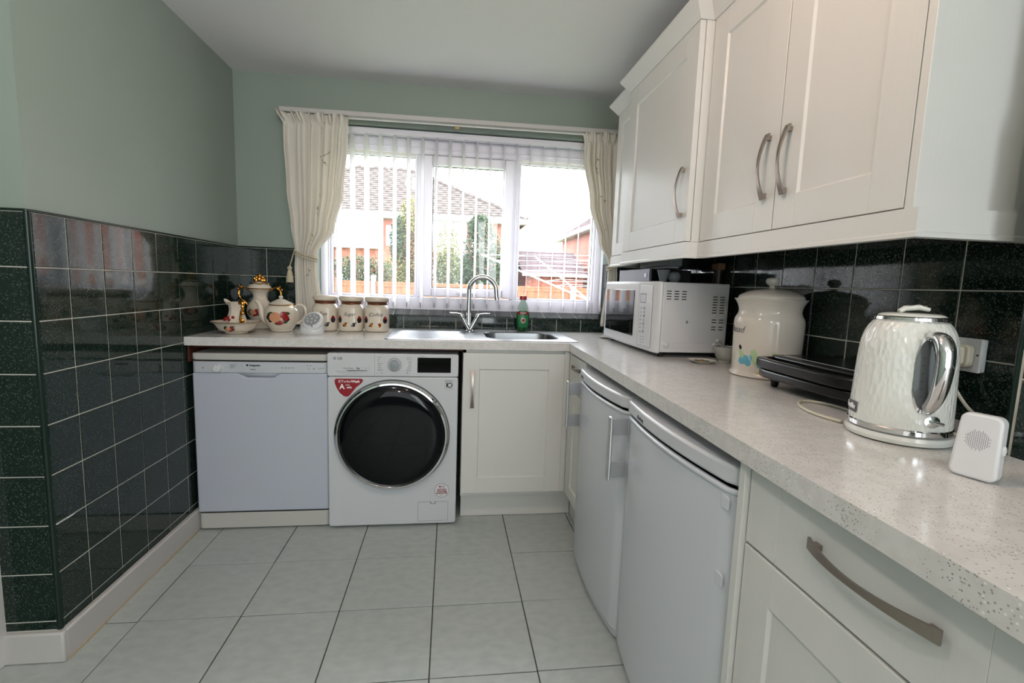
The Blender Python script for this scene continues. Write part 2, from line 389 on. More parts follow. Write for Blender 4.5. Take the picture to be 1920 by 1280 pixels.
# row under the sill, and the part right of the window
Box('grout', 'grout', wb, X0w, WX, -.0033, .006, .86, .985)
sx = .894-TS*3
k = 0; x = .894-4*TS
while x < WX-.01:
    x0, x1 = max(x, X0w), min(x+TS, WX)
    if x1-x0 > .02: tile(wb, 'tile', 'tile', x1-x0, .125, T_back(x0, 0, .862))
    x += TS
Box('grout', 'grout', wb, X1w, WX, -.0033, .006, .98, TZ)
for (z0, z1) in rows[:3]: tile(wb, 'tile', 'tile', WX-X1w-.002, z1-max(z0, .99), T_back(X1w, 0, max(z0, .99)))
# sloped sill tiles
sl = math.atan2(.026, .115)
Ts = Matrix.Translation((0, -.004, .9885)) @ Matrix.Rotation(-pi/2+sl, 4, 'X')
Box('grout', 'grout', wb, X0w, X1w, 0, .135, -.006, .0030, T=Matrix.Translation((0, -.002, .9885)) @ Matrix.Rotation(sl, 4, 'X'))
x = .894-4*TS+.045
while x < X1w-.01:
    x0, x1 = max(x, X0w), min(x+.1, X1w)
    if x1-x0 > .01: tile(wb, 'tile', 'tile', x1-x0, .125, Matrix.Translation((x0, -.004, .9875)) @ Matrix.Rotation(-pi/2+sl, 4, 'X'))
    x += .1
Box('edging_strip', 'trimgreen', wb, X0w, X1w, -.007, .002, .984, .992, bevel=.002)
# tiled reveal to the right of the window
for z0 in (1.03, 1.03+TS):
    tile(wb, 'tile', 'tile', .115, TS, T_right(X1w, .13, z0))
# right wall tiles
zr = 1.2067
rrows = [(zr, zr+TS), (zr-TS, zr), (.862, zr-TS)]
Box('grout', 'grout', wr, WX-.0033, WX+.006, SY, 0, .86, zr+TS)
yy = -1.1392+7*TS
ys = []
y = yy+TS
while y > SY:
    ys.append(y); y -= TS
for y in ys:
    y1, y0 = min(y, 0), max(y-TS, SY)
    if y1-y0 < .015: continue
    for z0, z1 in rrows: tile(wr, 'tile', 'tile', y1-y0, z1-z0, T_right(WX, y1, z0))
# nearer strip of the right wall
Box('grout', 'grout', wr2, ST-.0033, ST+.006, -3.2, SY, .86, 1.51)
z2 = 1.051
for k in range(6):
    y1 = SY-.012-k*TS; y0 = y1-TS
    for z0, z1 in ((.862, z2), (z2, z2+TS), (z2+TS, z2+2*TS), (z2+2*TS, z2+3*TS)): tile(wr2, 'tile', 'tile', TS, z1-z0, T_right(ST, y1, z0))
MB().tube([(ST+.004, SY-.004, .912), (ST+.004, SY-.004, 1.51)], .009, 12).build('corner_strip', 'trimgreen', wr2)
# floor tiles
FSZ = .3326; FX0 = .1182-FSZ; FY0 = -.8655+3*FSZ
for i in range(8):
    for j in range(13):
        x0 = FX0+i*FSZ; y1 = FY0-j*FSZ; x1 = x0+FSZ; y0 = y1-FSZ
        a0, a1, b0, b1 = max(x0, -.16), min(x1, 2.3), max(y0, -4.6), min(y1, .0)
        if a1-a0 < .02 or b1-b0 < .02: continue
        T = Matrix.Translation((a0, b0, -.0065)) @ Matrix.Rotation(-pi/2, 4, 'X')
        tile(fl, 'floor_tile', 'floor', a1-a0, b1-b0, T, gap=.0021, th=.0065, bev=.0006)

# ================================================================== WINDOW
win = MB()
YF, YB = .118, .185
def fr(mb, x0, x1, z0, z1, t, yf, yb, tt=None, tb=None):
    tt = tt or t; tb = tb or t
    mb.box(x0, x0+t, yf, yb, z0, z1); mb.box(x1-t, x1, yf, yb, z0, z1)
    mb.box(x0+t, x1-t, yf, yb, z0, z0+tb); mb.box(x0+t, x1-t, yf, yb, z1-tt, z1)
fr(win, X0w, X1w, 1.012, Z1w, .055, YF, YB, .115, .08)
win.box(.957, .998, YF, YB, 1.092, 1.93); win.box(1.522, 1.563, YF, YB, 1.092, 1.93)
win = struct(win.build('window_1', 'upvc', None, bevel=.005))
Box('head_bead', 'upvc', win, X0w+.05, X1w-.05, YF-.006, YF+.01, 1.957, 1.967, bevel=.003)
sash = MB(); fr(sash, .992, 1.528, 1.100, 1.925, .054, YF-.016, YB-.02); sash = sash.build('window_sash', 'upvc', win, bevel=.007)
for x0, x1, z0, z1, yp in ((.457, .957, 1.092, 1.925, .15), (1.563, 2.058, 1.092, 1.925, .15)):
    bd = MB(); fr(bd, x0, x1, z0, z1, .014, YF+.008, YF+.03); bd.build('glazing_bead', 'upvc', win, bevel=.004)
    gs = MB(); fr(gs, x0+.012, x1-.012, z0+.012, z1-.012, .004, YF+.03, YF+.034); gs.build('glazing_gasket', 'gap', win)
    Box('pane', 'pane', win, x0+.005, x1-.005, yp, yp+.004, z0+.005, z1-.005)
gs = MB(); fr(gs, 1.046, 1.474, 1.154, 1.871, .004, YF+.02, YF+.024); gs.build('glazing_gasket', 'gap', win)
Box('pane', 'pane', win, 1.04, 1.48, .14, .144, 1.145, 1.875)
hd = MB().box(1.20, 1.32, YF-.03, YF-.014, 1.118, 1.135); hd.box(1.245, 1.275, YF-.045, YF-.03, 1.12, 1.133); hd.build('window_handle', 'upvc', sash, world=True, bevel=.003)
# timber board carrying the curtains, and the blind
bd = thing('curtain_board', (1.18, -.03, 2.06), 'long pale pelmet board fixed above the window, carrying both curtains', 'curtain rail')
T = Matrix.Translation((.25, 0, 2.055)) @ Matrix.Rotation(-.006*-1, 4, 'Y').inverted()
MB().box(0, 1.87, -.075, -.045, 0, .022, T).box(0, 1.87, -.075, -.0005, .018, .024, T).build('board', 'skirt', bd, world=True, bevel=.003)
MB().tube([(.27, -.06, 2.045), (2.1, -.06, 2.056)], .005, 8).build('track', 'white', bd, world=True)
MB().box(1.17, 1.195, -.062, -.045, 2.033, 2.05).build('cord_clip', 'embroidy', bd, world=True, bevel=.003)
bl = thing('vertical_blind', (1.27, .06, 2.02), 'white vertical blind of narrow open slats hanging in the window', 'blind')
MB().box(X0w+.01, X1w-.01, .045, .085, 2.008, 2.04).build('headrail', 'upvc', bl, world=True, bevel=.003)
slat_me = None
px_x = []
x = .44
ang = math.radians(9.7)
n = 0
while x < 2.10:
    bm = MB(); L = .089; sh = random.gauss(0, .015)
    a = ang+sh
    def fs(u, v, x=x, a=a, tw=random.gauss(0, .03)):
        s = (u-.5)*L; c_ = .0035*(1-(2*u-1)**2); aa = a+tw*(v-.5)
        return (x+s*sin(aa)+c_*cos(aa), .062+s*cos(aa)-c_*sin(aa), 2.004-v*.968)
    sl_ = bm.grid(fs, 3, 8).build('slat', 'slat', bl, world=True)
    wt = MB().box(-.0012, .0012, -.046, -.030, -.03, 0, Matrix.Translation((x+.004, .062, 1.064)) @ Matrix.Rotation(-a, 4, 'Z')).build('slat_weight', 'greyp', sl_, world=True)
    MB().box(-.002, .002, -.003, .003, 0, .012, Matrix.Translation((x, .062, 2.0))).build('slat_hook', 'alu', sl_, world=True)
    x += .0785; n += 1
ch = MB().tube([(.44+.0785*i*.5, .02+(.0 if i % 2 else -.004), 1.040-(.012 if i % 2 else 0)) for i in range(42)], .0009, 4); ch.build('bead_chain', 'slat', bl, world=True)

# curtains
def keyv(K, v):
    for (v0, *a), (v1, *b) in zip(K, K[1:]):
        if v <= v1:
            t = (v-v0)/(v1-v0); t = t*t*(3-2*t); return [p+(q-p)*t for p, q in zip(a, b)]
    return list(K[-1][1:])
def make_curtain(K, ztop, zbot, folds, seed, loc, label, tiez):
    r = random.Random(seed); ph = [r.uniform(0, 6) for _ in range(6)]
    t = thing('curtain', loc, label, 'curtain', group=None)
    def fn(u, v):
        xl, xr, y, amp = keyv(K, v)
        z = ztop+(zbot-ztop)*v
        uu = u+.018*sin(5*u*pi+ph[0])+.01*sin(11*u*pi+ph[1]+3*v)
        wv = sin(2*pi*folds*uu+ph[2])+.35*sin(2*pi*folds*2.3*uu+ph[3]+v*2)
        if v < .035: wv = 1.3*sin(2*pi*folds*1.6*uu+ph[4])
        return (xl+(xr-xl)*u+.006*sin(2*pi*folds*uu+1.2)*min(1, amp/.02), y+amp*wv*.75, z+(.006*sin(30*u+ph[0]) if v < .01 else 0))
    o = MB().grid(fn, 150, 60).build('cloth', 'curtain', t, world=True, recalc=False, solid=.002)
    def em(u0, v0, n, sc, mt):
        mb = MB(); p = []
        for i in range(n):
            u = u0+sc*.10*sin(i*.9+v0*9)*.35; v = v0+sc*.012*i
            q = Vector(fn(u, v)); q.y -= .004; p.append(q)
        mb.tube(p, .0011, 5)
        for i in range(1, n-1, 2):
            q = p[i]; mb.blob((q.x+.006*(-1)**(i//2), q.y-.0015, q.z), .005, .0015, .003, n=8, m=4)
        mb.build('embroidery', mt, t, world=True)
    return t, fn, em
tl, fL, em = make_curtain([(0, .232, .608, -.075, .020), (.05, .262, .598, -.07, .018), (.12, .262, .592, -.07, .021), (.35, .275, .565, -.065, .02), (.52, .295, .52, -.06, .018), (.655, .317, .428, -.06, .012), (.72, .312, .428, -.06, .012), (1, .315, .462, -.055, .014)],
    2.055, .925, 7, 3, (.42, -.06, 2.05), 'cream curtain drawn back at the left of the window, beside the green wall', 1.3)
em(.62, .03, 6, 1, 'embroidy'); em(.68, .16, 7, 1, 'embroid'); em(.62, .33, 6, 1, 'embroidy'); em(.60, .42, 5, 1, 'embroid'); em(.62, .72, 6, 1, 'embroid'); em(.55, .55, 6, 1, 'embroidy')
tr_, fR, em = make_curtain([(0, 1.89, 2.115, -.075, .017), (.05, 1.905, 2.11, -.07, .015), (.12, 1.905, 2.112, -.07, .018), (.35, 1.955, 2.122, -.065, .017), (.55, 2.025, 2.135, -.06, .013), (.66, 2.088, 2.145, -.06, .008), (.74, 2.088, 2.15, -.06, .008), (1, 2.062, 2.16, -.055, .014)],
    2.066, .955, 5, 9, (2.0, -.06, 2.06), 'cream curtain drawn back at the right of the window, next to the white wall cupboards', 1.3)
em(.35, .12, 8, 1, 'embroid'); em(.5, .28, 7, 1, 'embroid'); em(.45, .45, 6, 1, 'embroidy')
def tieback(xl, xr, z, hang, loc, label):
    t = thing('curtain_tieback', loc, label, 'tieback')
    mb = MB()
    for dz in (0, -.016):
        pts = []
        for i in range(25):
            a = 2*pi*i/24; pts.append(((xl+xr)/2+(xr-xl)/2*1.06*cos(a), -.058+.034*sin(a), z+dz-.018*cos(a)*(1 if hang else -1)))
        mb.tube(pts[:-1], .0042, 8, closed=True)
    mb.build('cord', 'rope', t, world=True)
    if hang:
        mb = MB().tube([(xl-.006, -.05, z+.03), (xl-.018, -.066, z-.03), (xl-.026, -.076, 1.245)], .003, 6)
        mb.tube([(xl-.006, -.05, z+.03), (xl-.002, -.02, z+.035), (xl-.002, 0, z+.035)], .003, 6); mb.build('hanging_cord', 'rope', t, world=True)
        p = [(.005, .088), (.011, .083), (.012, .073), (.008, .066), (.012, .058), (.016, .035), (.019, .0)]
        MB().lathe(p[::-1], 20, Matrix.Translation((xl-.026, -.076, 1.160)), flute=.05).build('tassel', 'rope', t, world=True)
tieback(.315, .428, 1.312, True, (.31, -.06, 1.31), 'cream rope tieback with a tassel round the left curtain')
tieback(2.088, 2.147, 1.325, False, (2.1, -.06, 1.32), 'cream rope tieback round the right curtain')

# ================================================================== WORKTOP
WT, WB = .913, .875
def rfx(y): return 1.737-.0275*(-.605-y)      # front edge of the right run
wt = MB()
bx0, bx1, by0, by1 = 1.335, 1.735, -.50, -.13     # sink bowl hole
wt.box(.002, bx0, -.605, -.009, WB, WT); wt.box(bx0, bx1, -.605, by0, WB, WT); wt.box(bx0, bx1, by1, -.009, WB, WT)
wt.box(bx1, 1.737, -.605, -.009, WB, WT)
wt.prism([(1.737, -.605), (rfx(-3.2), -3.2), (ST-.0085, -3.2), (ST-.0085, SY), (WX-.0085, SY), (WX-.0085, -.009), (1.737, -.009)], WB, WT)
wo = wt.build('worktop', 'worktop', None)
tag(wo, 'pale speckled L-shaped quartz worktop running under the window and along the right wall', 'worktop')

# ---- shaker door helper (canonical: width a, height b, front at y=0 facing -Y, corner at origin)
def shaker(a, b, T, fw=.078, rec=.006, th=.019, full=True):
    mb = MB(); e = .0009
    for x0, x1, z0, z1 in ((0, fw, 0, b), (a-fw, a, 0, b), (fw, a-fw, 0, fw), (fw, a-fw, b-fw, b)):
        v = [(x0, th, z0), (x1, th, z0), (x1, th, z1), (x0, th, z1), (x0, e, z0), (x1, e, z0), (x1, e, z1), (x0, e, z1),
             (x0+e, 0, z0+e), (x1-e, 0, z0+e), (x1-e, 0, z1-e), (x0+e, 0, z1-e)]
        f = [(0, 1, 5, 4), (1, 2, 6, 5), (2, 3, 7, 6), (3, 0, 4, 7), (4, 5, 9, 8), (5, 6, 10, 9), (6, 7, 11, 10), (7, 4, 8, 11), (8, 9, 10, 11), (3, 2, 1, 0)]
        mb.add(v, f, T)
    x0, x1, z0, z1 = fw, a-fw, fw, b-fw; s = .004
    v = [(x0, .001, z0), (x1, .001, z0), (x1, .001, z1), (x0, .001, z1), (x0+s, rec, z0+s), (x1-s, rec, z0+s), (x1-s, rec, z1-s), (x0+s, rec, z1-s)]
    mb.add(v, [(0, 1, 5, 4), (1, 2, 6, 5), (2, 3, 7, 6), (3, 0, 4, 7), (4, 5, 6, 7)], T)
    return mb
def slabdrawer(a, b, T, fw=.078, th=.019):
    mb = MB(); e = .0009
    for x0, x1 in ((0, fw), (fw, a-fw), (a-fw, a)):
        z0, z1 = 0, b
        v = [(x0, th, z0), (x1, th, z0), (x1, th, z1), (x0, th, z1), (x0, e, z0), (x1, e, z0), (x1, e, z1), (x0, e, z1),
             (x0+e, 0, z0+e), (x1-e, 0, z0+e), (x1-e, 0, z1-e), (x0+e, 0, z1-e)]
        mb.add(v, [(0, 1, 5, 4), (1, 2, 6, 5), (2, 3, 7, 6), (3, 0, 4, 7), (4, 5, 9, 8), (5, 6, 10, 9), (6, 7, 11, 10), (7, 4, 8, 11), (8, 9, 10, 11), (3, 2, 1, 0)], T)
    return mb
def bow(L, T, out=.027, w0=.0092, w1=.0035):
    """bow handle along canonical z, centred, standing off towards -Y; broad at the ends, waisted in the middle"""
    mb = MB(); n = 18; v = []
    for i in range(n+1):
        t = -1+2*i/n; wd = w1+(w0-w1)*abs(t)**1.6; y = -out*(1-.72*t*t); th = .0045
        tx = Vector((0, 2*out*.72*t/(L/2), 1)).normalized(); nn = Vector((0, -tx.z, tx.y))
        c_ = Vector((0, y, t*L/2))
        for sx, sn in ((-1, 1), (1, 1), (1, -1), (-1, -1)):
            v.append(tuple(c_+Vector((sx*wd, 0, 0))+nn*sn*th*.5))
    f = [(4*i+k, 4*i+(k+1) % 4, 4*i+4+(k+1) % 4, 4*i+4+k) for i in range(n) for k in range(4)]+[(3, 2, 1, 0), (4*n, 4*n+1, 4*n+2, 4*n+3)]
    mb.add(v, f, T)
    for s in (-1, 1):
        mb.box(-.0045, .0045, -out*.45, 0.0, s*L*.44-.006, s*L*.44+.006, T)
    return mb
# ---- base cabinet under the sink
bc = thing('base_cabinet', (1.47, -.3, 0), 'ivory base cabinet under the sink with a single panelled door', 'cabinet')
MB().box(1.226, 1.722, -.575, -.02, .14, .70).box(1.226, 1.722, -.575, -.56, .7, .872).box(1.226, 1.242, -.575, -.02, .7, .872).build('carcass', 'cab', bc, world=True)
Box('post', 'cab', bc, 1.722, 1.748, -.59, -.56, .155, .872, bevel=.001)
d = shaker(.494, .697, Matrix.Translation((1.227, -.596, .161))).build('door', 'cab', bc, world=True)
bow(.182, Matrix.Translation((1.273, -.597, .684))).build('handle', 'nickel', d, world=True)
Box('plinth', 'cab', bc, 1.231, 1.80, -.51, -.495, .002, .15, bevel=.001)
rl = thing('support_rail', (.62, -.58, .86), 'red-brown timber rail under the worktop above the dishwasher and washing machine', 'rail')
MB().box(.034, 1.224, -.585, -.57, .866, .8745).build('front_rail', 'cabin', rl, world=True)
rl = thing('batten', (.012, -.3, .84), 'red-brown timber batten fixed to the tiled wall beside the dishwasher', 'batten')
MB().box(.0075, .0155, -.585, -.05, .80, .8745).build('timber', 'cabin', rl, world=True)
# ---- narrow base cabinet in the corner, facing left
nc = thing('base_cabinet', (2.0, -.74, 0), 'narrow ivory base cabinet in the corner, half hidden by the refrigerators', 'cabinet')
Box('carcass', 'cab', nc, 1.765, 2.3, -.885, -.60, .14, .872)
Box('filler_strip', 'cab', nc, 1.7465, 1.766, -.632, -.598, .155, .872, bevel=.001)
Tn = Matrix.Translation((1.7465, -.634, .161)) @ RX
d = shaker(.246, .53, Tn, fw=.06).build('door', 'cab', nc, world=True)
Tn = Matrix.Translation((1.7465, -.634, .695)) @ RX
d = slabdrawer(.246, .165, Tn, fw=.06).build('drawer_front', 'cab', nc, world=True)
bow(.13, Matrix.Translation((1.7465, -.745, .812)) @ RX @ Matrix.Rotation(pi/2, 4, 'Y')).build('handle', 'nickel', d, world=True)
Box('plinth', 'cab', nc, 1.802, 1.817, -.885, -.512, .002, .15)
# ---- drawer cabinet nearest the camera
def drawer_cab(y1, label, wd=.496):
    y0 = y1-wd
    t = thing('base_cabinet', (2.0, (y0+y1)/2, 0), label, 'cabinet')
    X = 1.722
    Box('carcass', 'cab', t, X+.02, 2.14, y0+.001, y1-.001, .14, .872)
    d = slabdrawer(wd-.006, .148, Matrix.Translation((X, y1-.003, .720)) @ RX, fw=.082).build('drawer_front', 'cab', t, world=True)
    bow(.205, Matrix.Translation((X, y1-.267, .806)) @ RX @ Matrix.Rotation(pi/2, 4, 'Y'), out=.03, w0=.0092, w1=.0045).build('handle', 'nickel', d, world=True)
    d = shaker(wd-.006, .553, Matrix.Translation((X, y1-.003, .161)) @ RX).build('door', 'cab', t, world=True)
    bow(.165, Matrix.Translation((X, y0+.045, .60)) @ RX).build('handle', 'nickel', d, world=True)
    Box('plinth', 'cab', t, X+.07, X+.085, y0, y1, .002, .15); return t
dc = drawer_cab(-2.070, 'ivory base cabinet beside the nearer refrigerator, with a wide drawer over a panelled door')
Box('end_panel', 'cab', dc, 1.712, 2.14, -2.0695, -2.0515, .002, .872, bevel=.001)
drawer_cab(-2.567, 'ivory base cabinet nearest the camera at the bottom right corner')

# ---- wall cupboards
def sweep(pts, prof, side=1):
    """sweep profile [(out,z)] along plan polyline with mitres"""
    n = len(pts); P = [Vector(p) for p in pts]; offs = []
    for i in range(n):
        ds = []
        if i > 0: ds.append((P[i]-P[i-1]).normalized())
        if i < n-1: ds.append((P[i+1]-P[i]).normalized())
        ns = [Vector((-d.y, d.x))*side for d in ds]
        if len(ns) == 1: offs.append(ns[0])
        else: m = (ns[0]+ns[1]).normalized(); offs.append(m/max(.3, m.dot(ns[0])))
    v = []; k = len(prof)
    for i in range(n):
        for o, z in prof: v.append((P[i].x+offs[i].x*o, P[i].y+offs[i].y*o, z))
    f = [(i*k+j, i*k+(j+1) % k, (i+1)*k+(j+1) % k, (i+1)*k+j) for i in range(n-1) for j in range(k)]
    f += [tuple(range(k))[::-1], tuple(range((n-1)*k, n*k))]
    return MB().add(v, f)
ZB, ZT = 1.352, 2.066
cornice = [(-.018, ZT-.004), (.004, ZT-.004), (.008, ZT+.003), (.036, ZT+.040), (.040, ZT+.046), (.040, ZT+.054), (-.018, ZT+.054)]
pelmet = [(-.016, ZB-.001), (.003, ZB-.001), (.003, ZB-.044), (.006, ZB-.047), (.006, ZB-.055), (-.016, ZB-.055)]
def wallcab(name_label, y1, y0, X, doors, ends, near=False):
    t = thing('wall_cupboard', (2.15, (y0+y1)/2, ZB), name_label, 'cupboard')
    b = MB()
    XF = X+.021
    if near: b.box(XF, 2.315, y0+.019, y1, ZB, ZT)
    else: b.box(XF, 2.315, y0, y1, ZB, ZT)
    b.build('carcass', 'cab', t, world=True)
    MB().box(XF+.004, 2.31, y0+.02, y1-.002, ZB-.003, ZB-.0002).build('base_board', 'cabin' if not near else 'cab', t, world=True)
    return t
c1 = wallcab('large ivory two-door wall cupboard nearest the camera, at the top right', -1.284, -2.063, 2.0, 2, 0, True)
Box('end_panel', 'cab', c1, 2.0, 2.315, -2.063, -2.0445, ZB-.002, ZT, bevel=.001)
for ya, wd, hy in ((-1.290, .372, -1.290-.372+.036), (-1.666, .376, -1.666-.040)):
    d = shaker(wd, ZT-ZB-.004, Matrix.Translation((2.0, ya, ZB+.002)) @ RX, fw=.080).build('door', 'cab', c1, world=True)
    bow(.170, Matrix.Translation((2.0, hy, 1.522)) @ RX, out=.030).build('handle', 'nickel', d, world=True)
sweep([(2.0, -1.286), (2.0, -2.063), (2.315, -2.063)], cornice, -1).build('cornice', 'cab', c1, world=True)
sweep([(2.0, -1.288), (2.0, -2.074), (2.315, -2.074)], pelmet, -1).build('pelmet', 'cab', c1, world=True)
c2 = wallcab('ivory single-door wall cupboard standing forward of the others above the microwave', -.672, -1.283, 1.952, 1, 0)
Box('side_panel', 'cab', c2, 1.974, 2.02, -1.2835, -1.266, ZB, ZT, bevel=.001)
d = shaker(.607, ZT-ZB-.004, Matrix.Translation((1.952, -.674, ZB+.002)) @ RX, fw=.082).build('door', 'cab', c2, world=True)
bow(.170, Matrix.Translation((1.952, -1.281+.04, 1.522)) @ RX, out=.030).build('handle', 'nickel', d, world=True)
sweep([(2.0, -.668), (1.952, -.668), (1.952, -1.2835), (2.0, -1.2835)], cornice, -1).build('cornice', 'cab', c2, world=True)
sweep([(2.0, -.668), (1.952, -.668), (1.952, -1.2835), (2.0, -1.2835)], pelmet, -1).build('pelmet', 'cab', c2, world=True)
c3 = wallcab('narrow ivory wall cupboard at the far end next to the right curtain', -.375, -.670, 2.0, 1, 0)
d = shaker(.291, ZT-ZB-.004, Matrix.Translation((2.0, -.377, ZB+.002)) @ RX, fw=.06).build('door', 'cab', c3, world=True)
sweep([(2.315, -.375), (2.0, -.375), (2.0, -.670)], cornice, -1).build('cornice', 'cab', c3, world=True)
sweep([(2.315, -.375), (2.0, -.375), (2.0, -.670)], pelmet, -1).build('pelmet', 'cab', c3, world=True)
lt = thing('under_cupboard_light', (2.2, -.6, ZB-.055), 'grey strip light fixed under the wall cupboards above the microwave', 'light')
Box('housing', 'greyp', lt, 2.13, 2.19, -.80, -.45, ZB-.060, ZB-.004, bevel=.006)
Box('diffuser', 'plasticw', lt, 2.136, 2.184, -.78, -.47, ZB-.068, ZB-.058, bevel=.004)
pd_ = thing('pipe_duct', (2.31, -.92, 1.0), 'dark brown pipe duct running down the tiles behind the microwave', 'pipe')
MB().tube([(2.302, -.905, .99), (2.302, -.905, ZB-.06)], .0155, 14).build('pipe', 'brown', pd_, world=True)
MB().box(2.284, 2.3175, -.935, -.875, ZB-.075, ZB-.045).build('bracket', 'embroid', pd_, world=True, bevel=.006)

# ================================================================== APPLIANCES
# ---- dishwasher
dw = thing('dishwasher', (.31, -.3, 0), 'white dishwasher with a blue-white door standing by the green tiled wall', 'dishwasher')
DX0, DX1, DYF = .018, .602, -.575
Box('body', 'dwcream', dw, DX0+.004, DX1-.002, -.535, -.03, .03, .80, bevel=.004)
def bowfront(mb, x0, x1, y, z0, z1, r=.022, back=.04, dep=.0):
    pts = [(x0, y+back)]
    for i in range(6): a = pi+pi/2*i/5; pts.append((x0+r+r*cos(a), y+r+r*sin(a)))
    for i in range(6): a = 1.5*pi+pi/2*i/5; pts.append((x1-r+r*cos(a), y+r+r*sin(a)))
    pts.append((x1, y+back)); return mb.prism(pts, z0, z1)
bowfront(MB(), DX0-.002, DX1+.001, DYF-.004, .806, .838, back=.53).build('top', 'dwcream', dw, world=True, bevel=.007, seg=3)
Box('shadow_gap', 'gap', dw, DX0+.006, DX1-.006, DYF+.012, -.50, .798, .808)
cp = MB(); bowfront(cp, DX0, .235, DYF-.006, .750, .799); bowfront(cp, .395, DX1, DYF-.006, .750, .799)
cp = bowfront(MB(), DX0, DX1, DYF-.006, .750, .800).build('control_panel', 'dwpanelw', dw, world=True, bevel=.002)
P_ = [(DX0, .088), (DX1, .088), (DX1, .7495), (.392, .7495), (.364, .727), (.246, .727), (.210, .7495), (DX0, .7495)]
MB().prism(P_, 0, .040, Matrix.Translation((0, DYF+.038, 0)) @ Matrix.Rotation(pi/2, 4, 'X')).build('door_panel', 'dwpanel', dw, world=True, bevel=.008, seg=3)
MB().add([(.20, DYF+.006, .7498), (.40, DYF+.006, .7498), (.40, DYF+.034, .715), (.20, DYF+.034, .715)], [(0, 1, 2, 3)]).build('handle_recess', 'dwpanelw', dw, world=True, solid=.002)
Box('shadow_gap', 'gap', dw, DX0+.006, DX1-.006, DYF+.008, -.53, .078, .09)
bowfront(MB(), DX0, DX1, DYF+.000, .008, .0815, back=.03).build('kick_panel', 'dwcream', dw, world=True, bevel=.003)
for x in (.06, .55): MB().lathe([(.018, 0), (.018, .012), (.008, .014), (.008, .03)], 12, Matrix.Translation((x, -.12, 0))).build('foot', 'black', dw, world=True)
for x in (.07, .54): MB().lathe([(.018, 0), (.018, .012), (.008, .014), (.008, .03)], 12, Matrix.Translation((x, -.50, 0))).build('foot', 'black', dw, world=True)
YP = DYF-.0068
MB().lathe([(.018, 0), (.0175, .012), (.014, .017)], 24, ATY(.128, YP+.001, .770)).box(-.003, .003, .0, .018, .004, .019, ATY(.128, YP, .770)).build('dial', 'plasticw', dw, world=True)
MB().box(.250, .258, YP-.0008, YP, .7815, .7895).build('logo', 'inkb', dw, world=True)
text('lettering', 'Hotpoint', .0125, 'inkb', dw, FY(.286, YP-.0002, .7848), bold=.0003)
text('lettering', 'AQUARIUS', .005, 'ink', dw, FY(.278, YP-.0002, .766))
for i in range(4): Box('indicator', 'ink', dw, .400+i*.0155, .409+i*.0155, YP-.0008, YP, .7735, .7755)
MB().lathe([(.0065, 0), (.006, .002)], 16, ATY(.520, YP, .7715)).build('button', 'dwcream', dw, world=True)
MB().lathe([(.0025, 0), (.002, .0012)], 10, ATY(.543, YP, .7715)).build('indicator', 'inkb', dw, world=True)
MB().lathe([(.003, 0), (.002, .0012)], 10, ATY(.067, YP, .7715)).build('indicator', 'ink', dw, world=True)
for i in range(5): Box('printed_line', 'ink', dw, .180, .208-.003*i, YP-.0004, YP, .788-.004*i, .7886-.004*i)
Box('printed_line', 'ink', dw, .562, .590, YP-.0004, YP, .7735, .7745)
for x in (.512, .526): Box('printed_line', 'ink', dw, x, x+.005, YP-.0004, YP, .785, .788)

# ---- washing machine
wm = thing('washing_machine', (.905, -.3, 0), 'white front-loading washing machine with a big black glass door in a chrome ring', 'washing machine')
WX0, WX1, WYF = .606, 1.205, -.600
def rrbox(mb, x0, x1, y0, y1, z0, z1, r):
    p = rrect(x0, x1, z0, z1, r); n = len(p)
    v = [(x, y0, z) for x, z in p]+[(x, y1, z) for x, z in p]
    return mb.add(v, [tuple(range(n)), tuple(range(n, 2*n))[::-1]]+[(i, (i+1) % n, n+(i+1) % n, n+i) for i in range(n)])
rrbox(MB(), WX0, WX1, WYF, -.03, .012, .7395, .012).build('cabinet_body', 'appl', wm, world=True, bevel=.005)
rrbox(MB(), WX0, WX1, WYF-.002, -.03, .7415, .850, .010).build('control_fascia', 'appl', wm, world=True, bevel=.004)
for x in (.65, 1.16):
    for y in (-.10, -.55): MB().lathe([(.02, 0), (.02, .013)], 12, Matrix.Translation((x, y, 0))).build('foot', 'black', wm, world=True)
yw = WYF-.0022
# detergent drawer with scooped grip
Box('panel_line', 'ink', wm, .8185, .8193, yw-.0003, yw, .746, .846)
def dr(u, v):
    x = .640+(.160)*u; z = .7685-.020*v*max(0,sin(pi*u))**.6
    return (x, yw-.0004-.006*sin(pi*u)*(1-v), z)
MB().grid(dr, 16, 4).build('drawer_grip', 'appl', wm, world=True)
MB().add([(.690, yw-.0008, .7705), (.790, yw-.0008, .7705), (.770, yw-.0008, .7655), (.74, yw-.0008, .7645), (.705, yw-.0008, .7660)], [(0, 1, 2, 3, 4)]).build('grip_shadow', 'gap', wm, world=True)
MB().lathe([(.0066, 0), (.0066, .0006)], 20, ATY(.640, yw, .8255)).build('logo', 'ink', wm, world=True)
MB().lathe([(.0046, 0), (.0046, .0008)], 20, ATY(.640, yw, .8255)).build('logo_ring', 'appl', wm, world=True)
MB().box(.6395, .6405, yw-.0012, yw, .822, .829).box(.6395, .6435, yw-.0012, yw, .8245, .8255).build('logo_mark', 'ink', wm, world=True)
text('lettering', 'LG', .0165, 'ink', wm, FY(.6635, yw-.0002, .8255), bold=.0004)
text('lettering', 'Direct Drive', .0085, 'ink', wm, FY(.700, yw-.0002, .7795)); text('lettering', '8kg', .0095, 'ink', wm, FY(.744, yw-.0002, .780), bold=.0003)
for i, s_ in enumerate(('*', 'A', 'o')): text('lettering', s_, .008, 'ink', wm, FY(.765+i*.0145, yw-.0002, .7815))
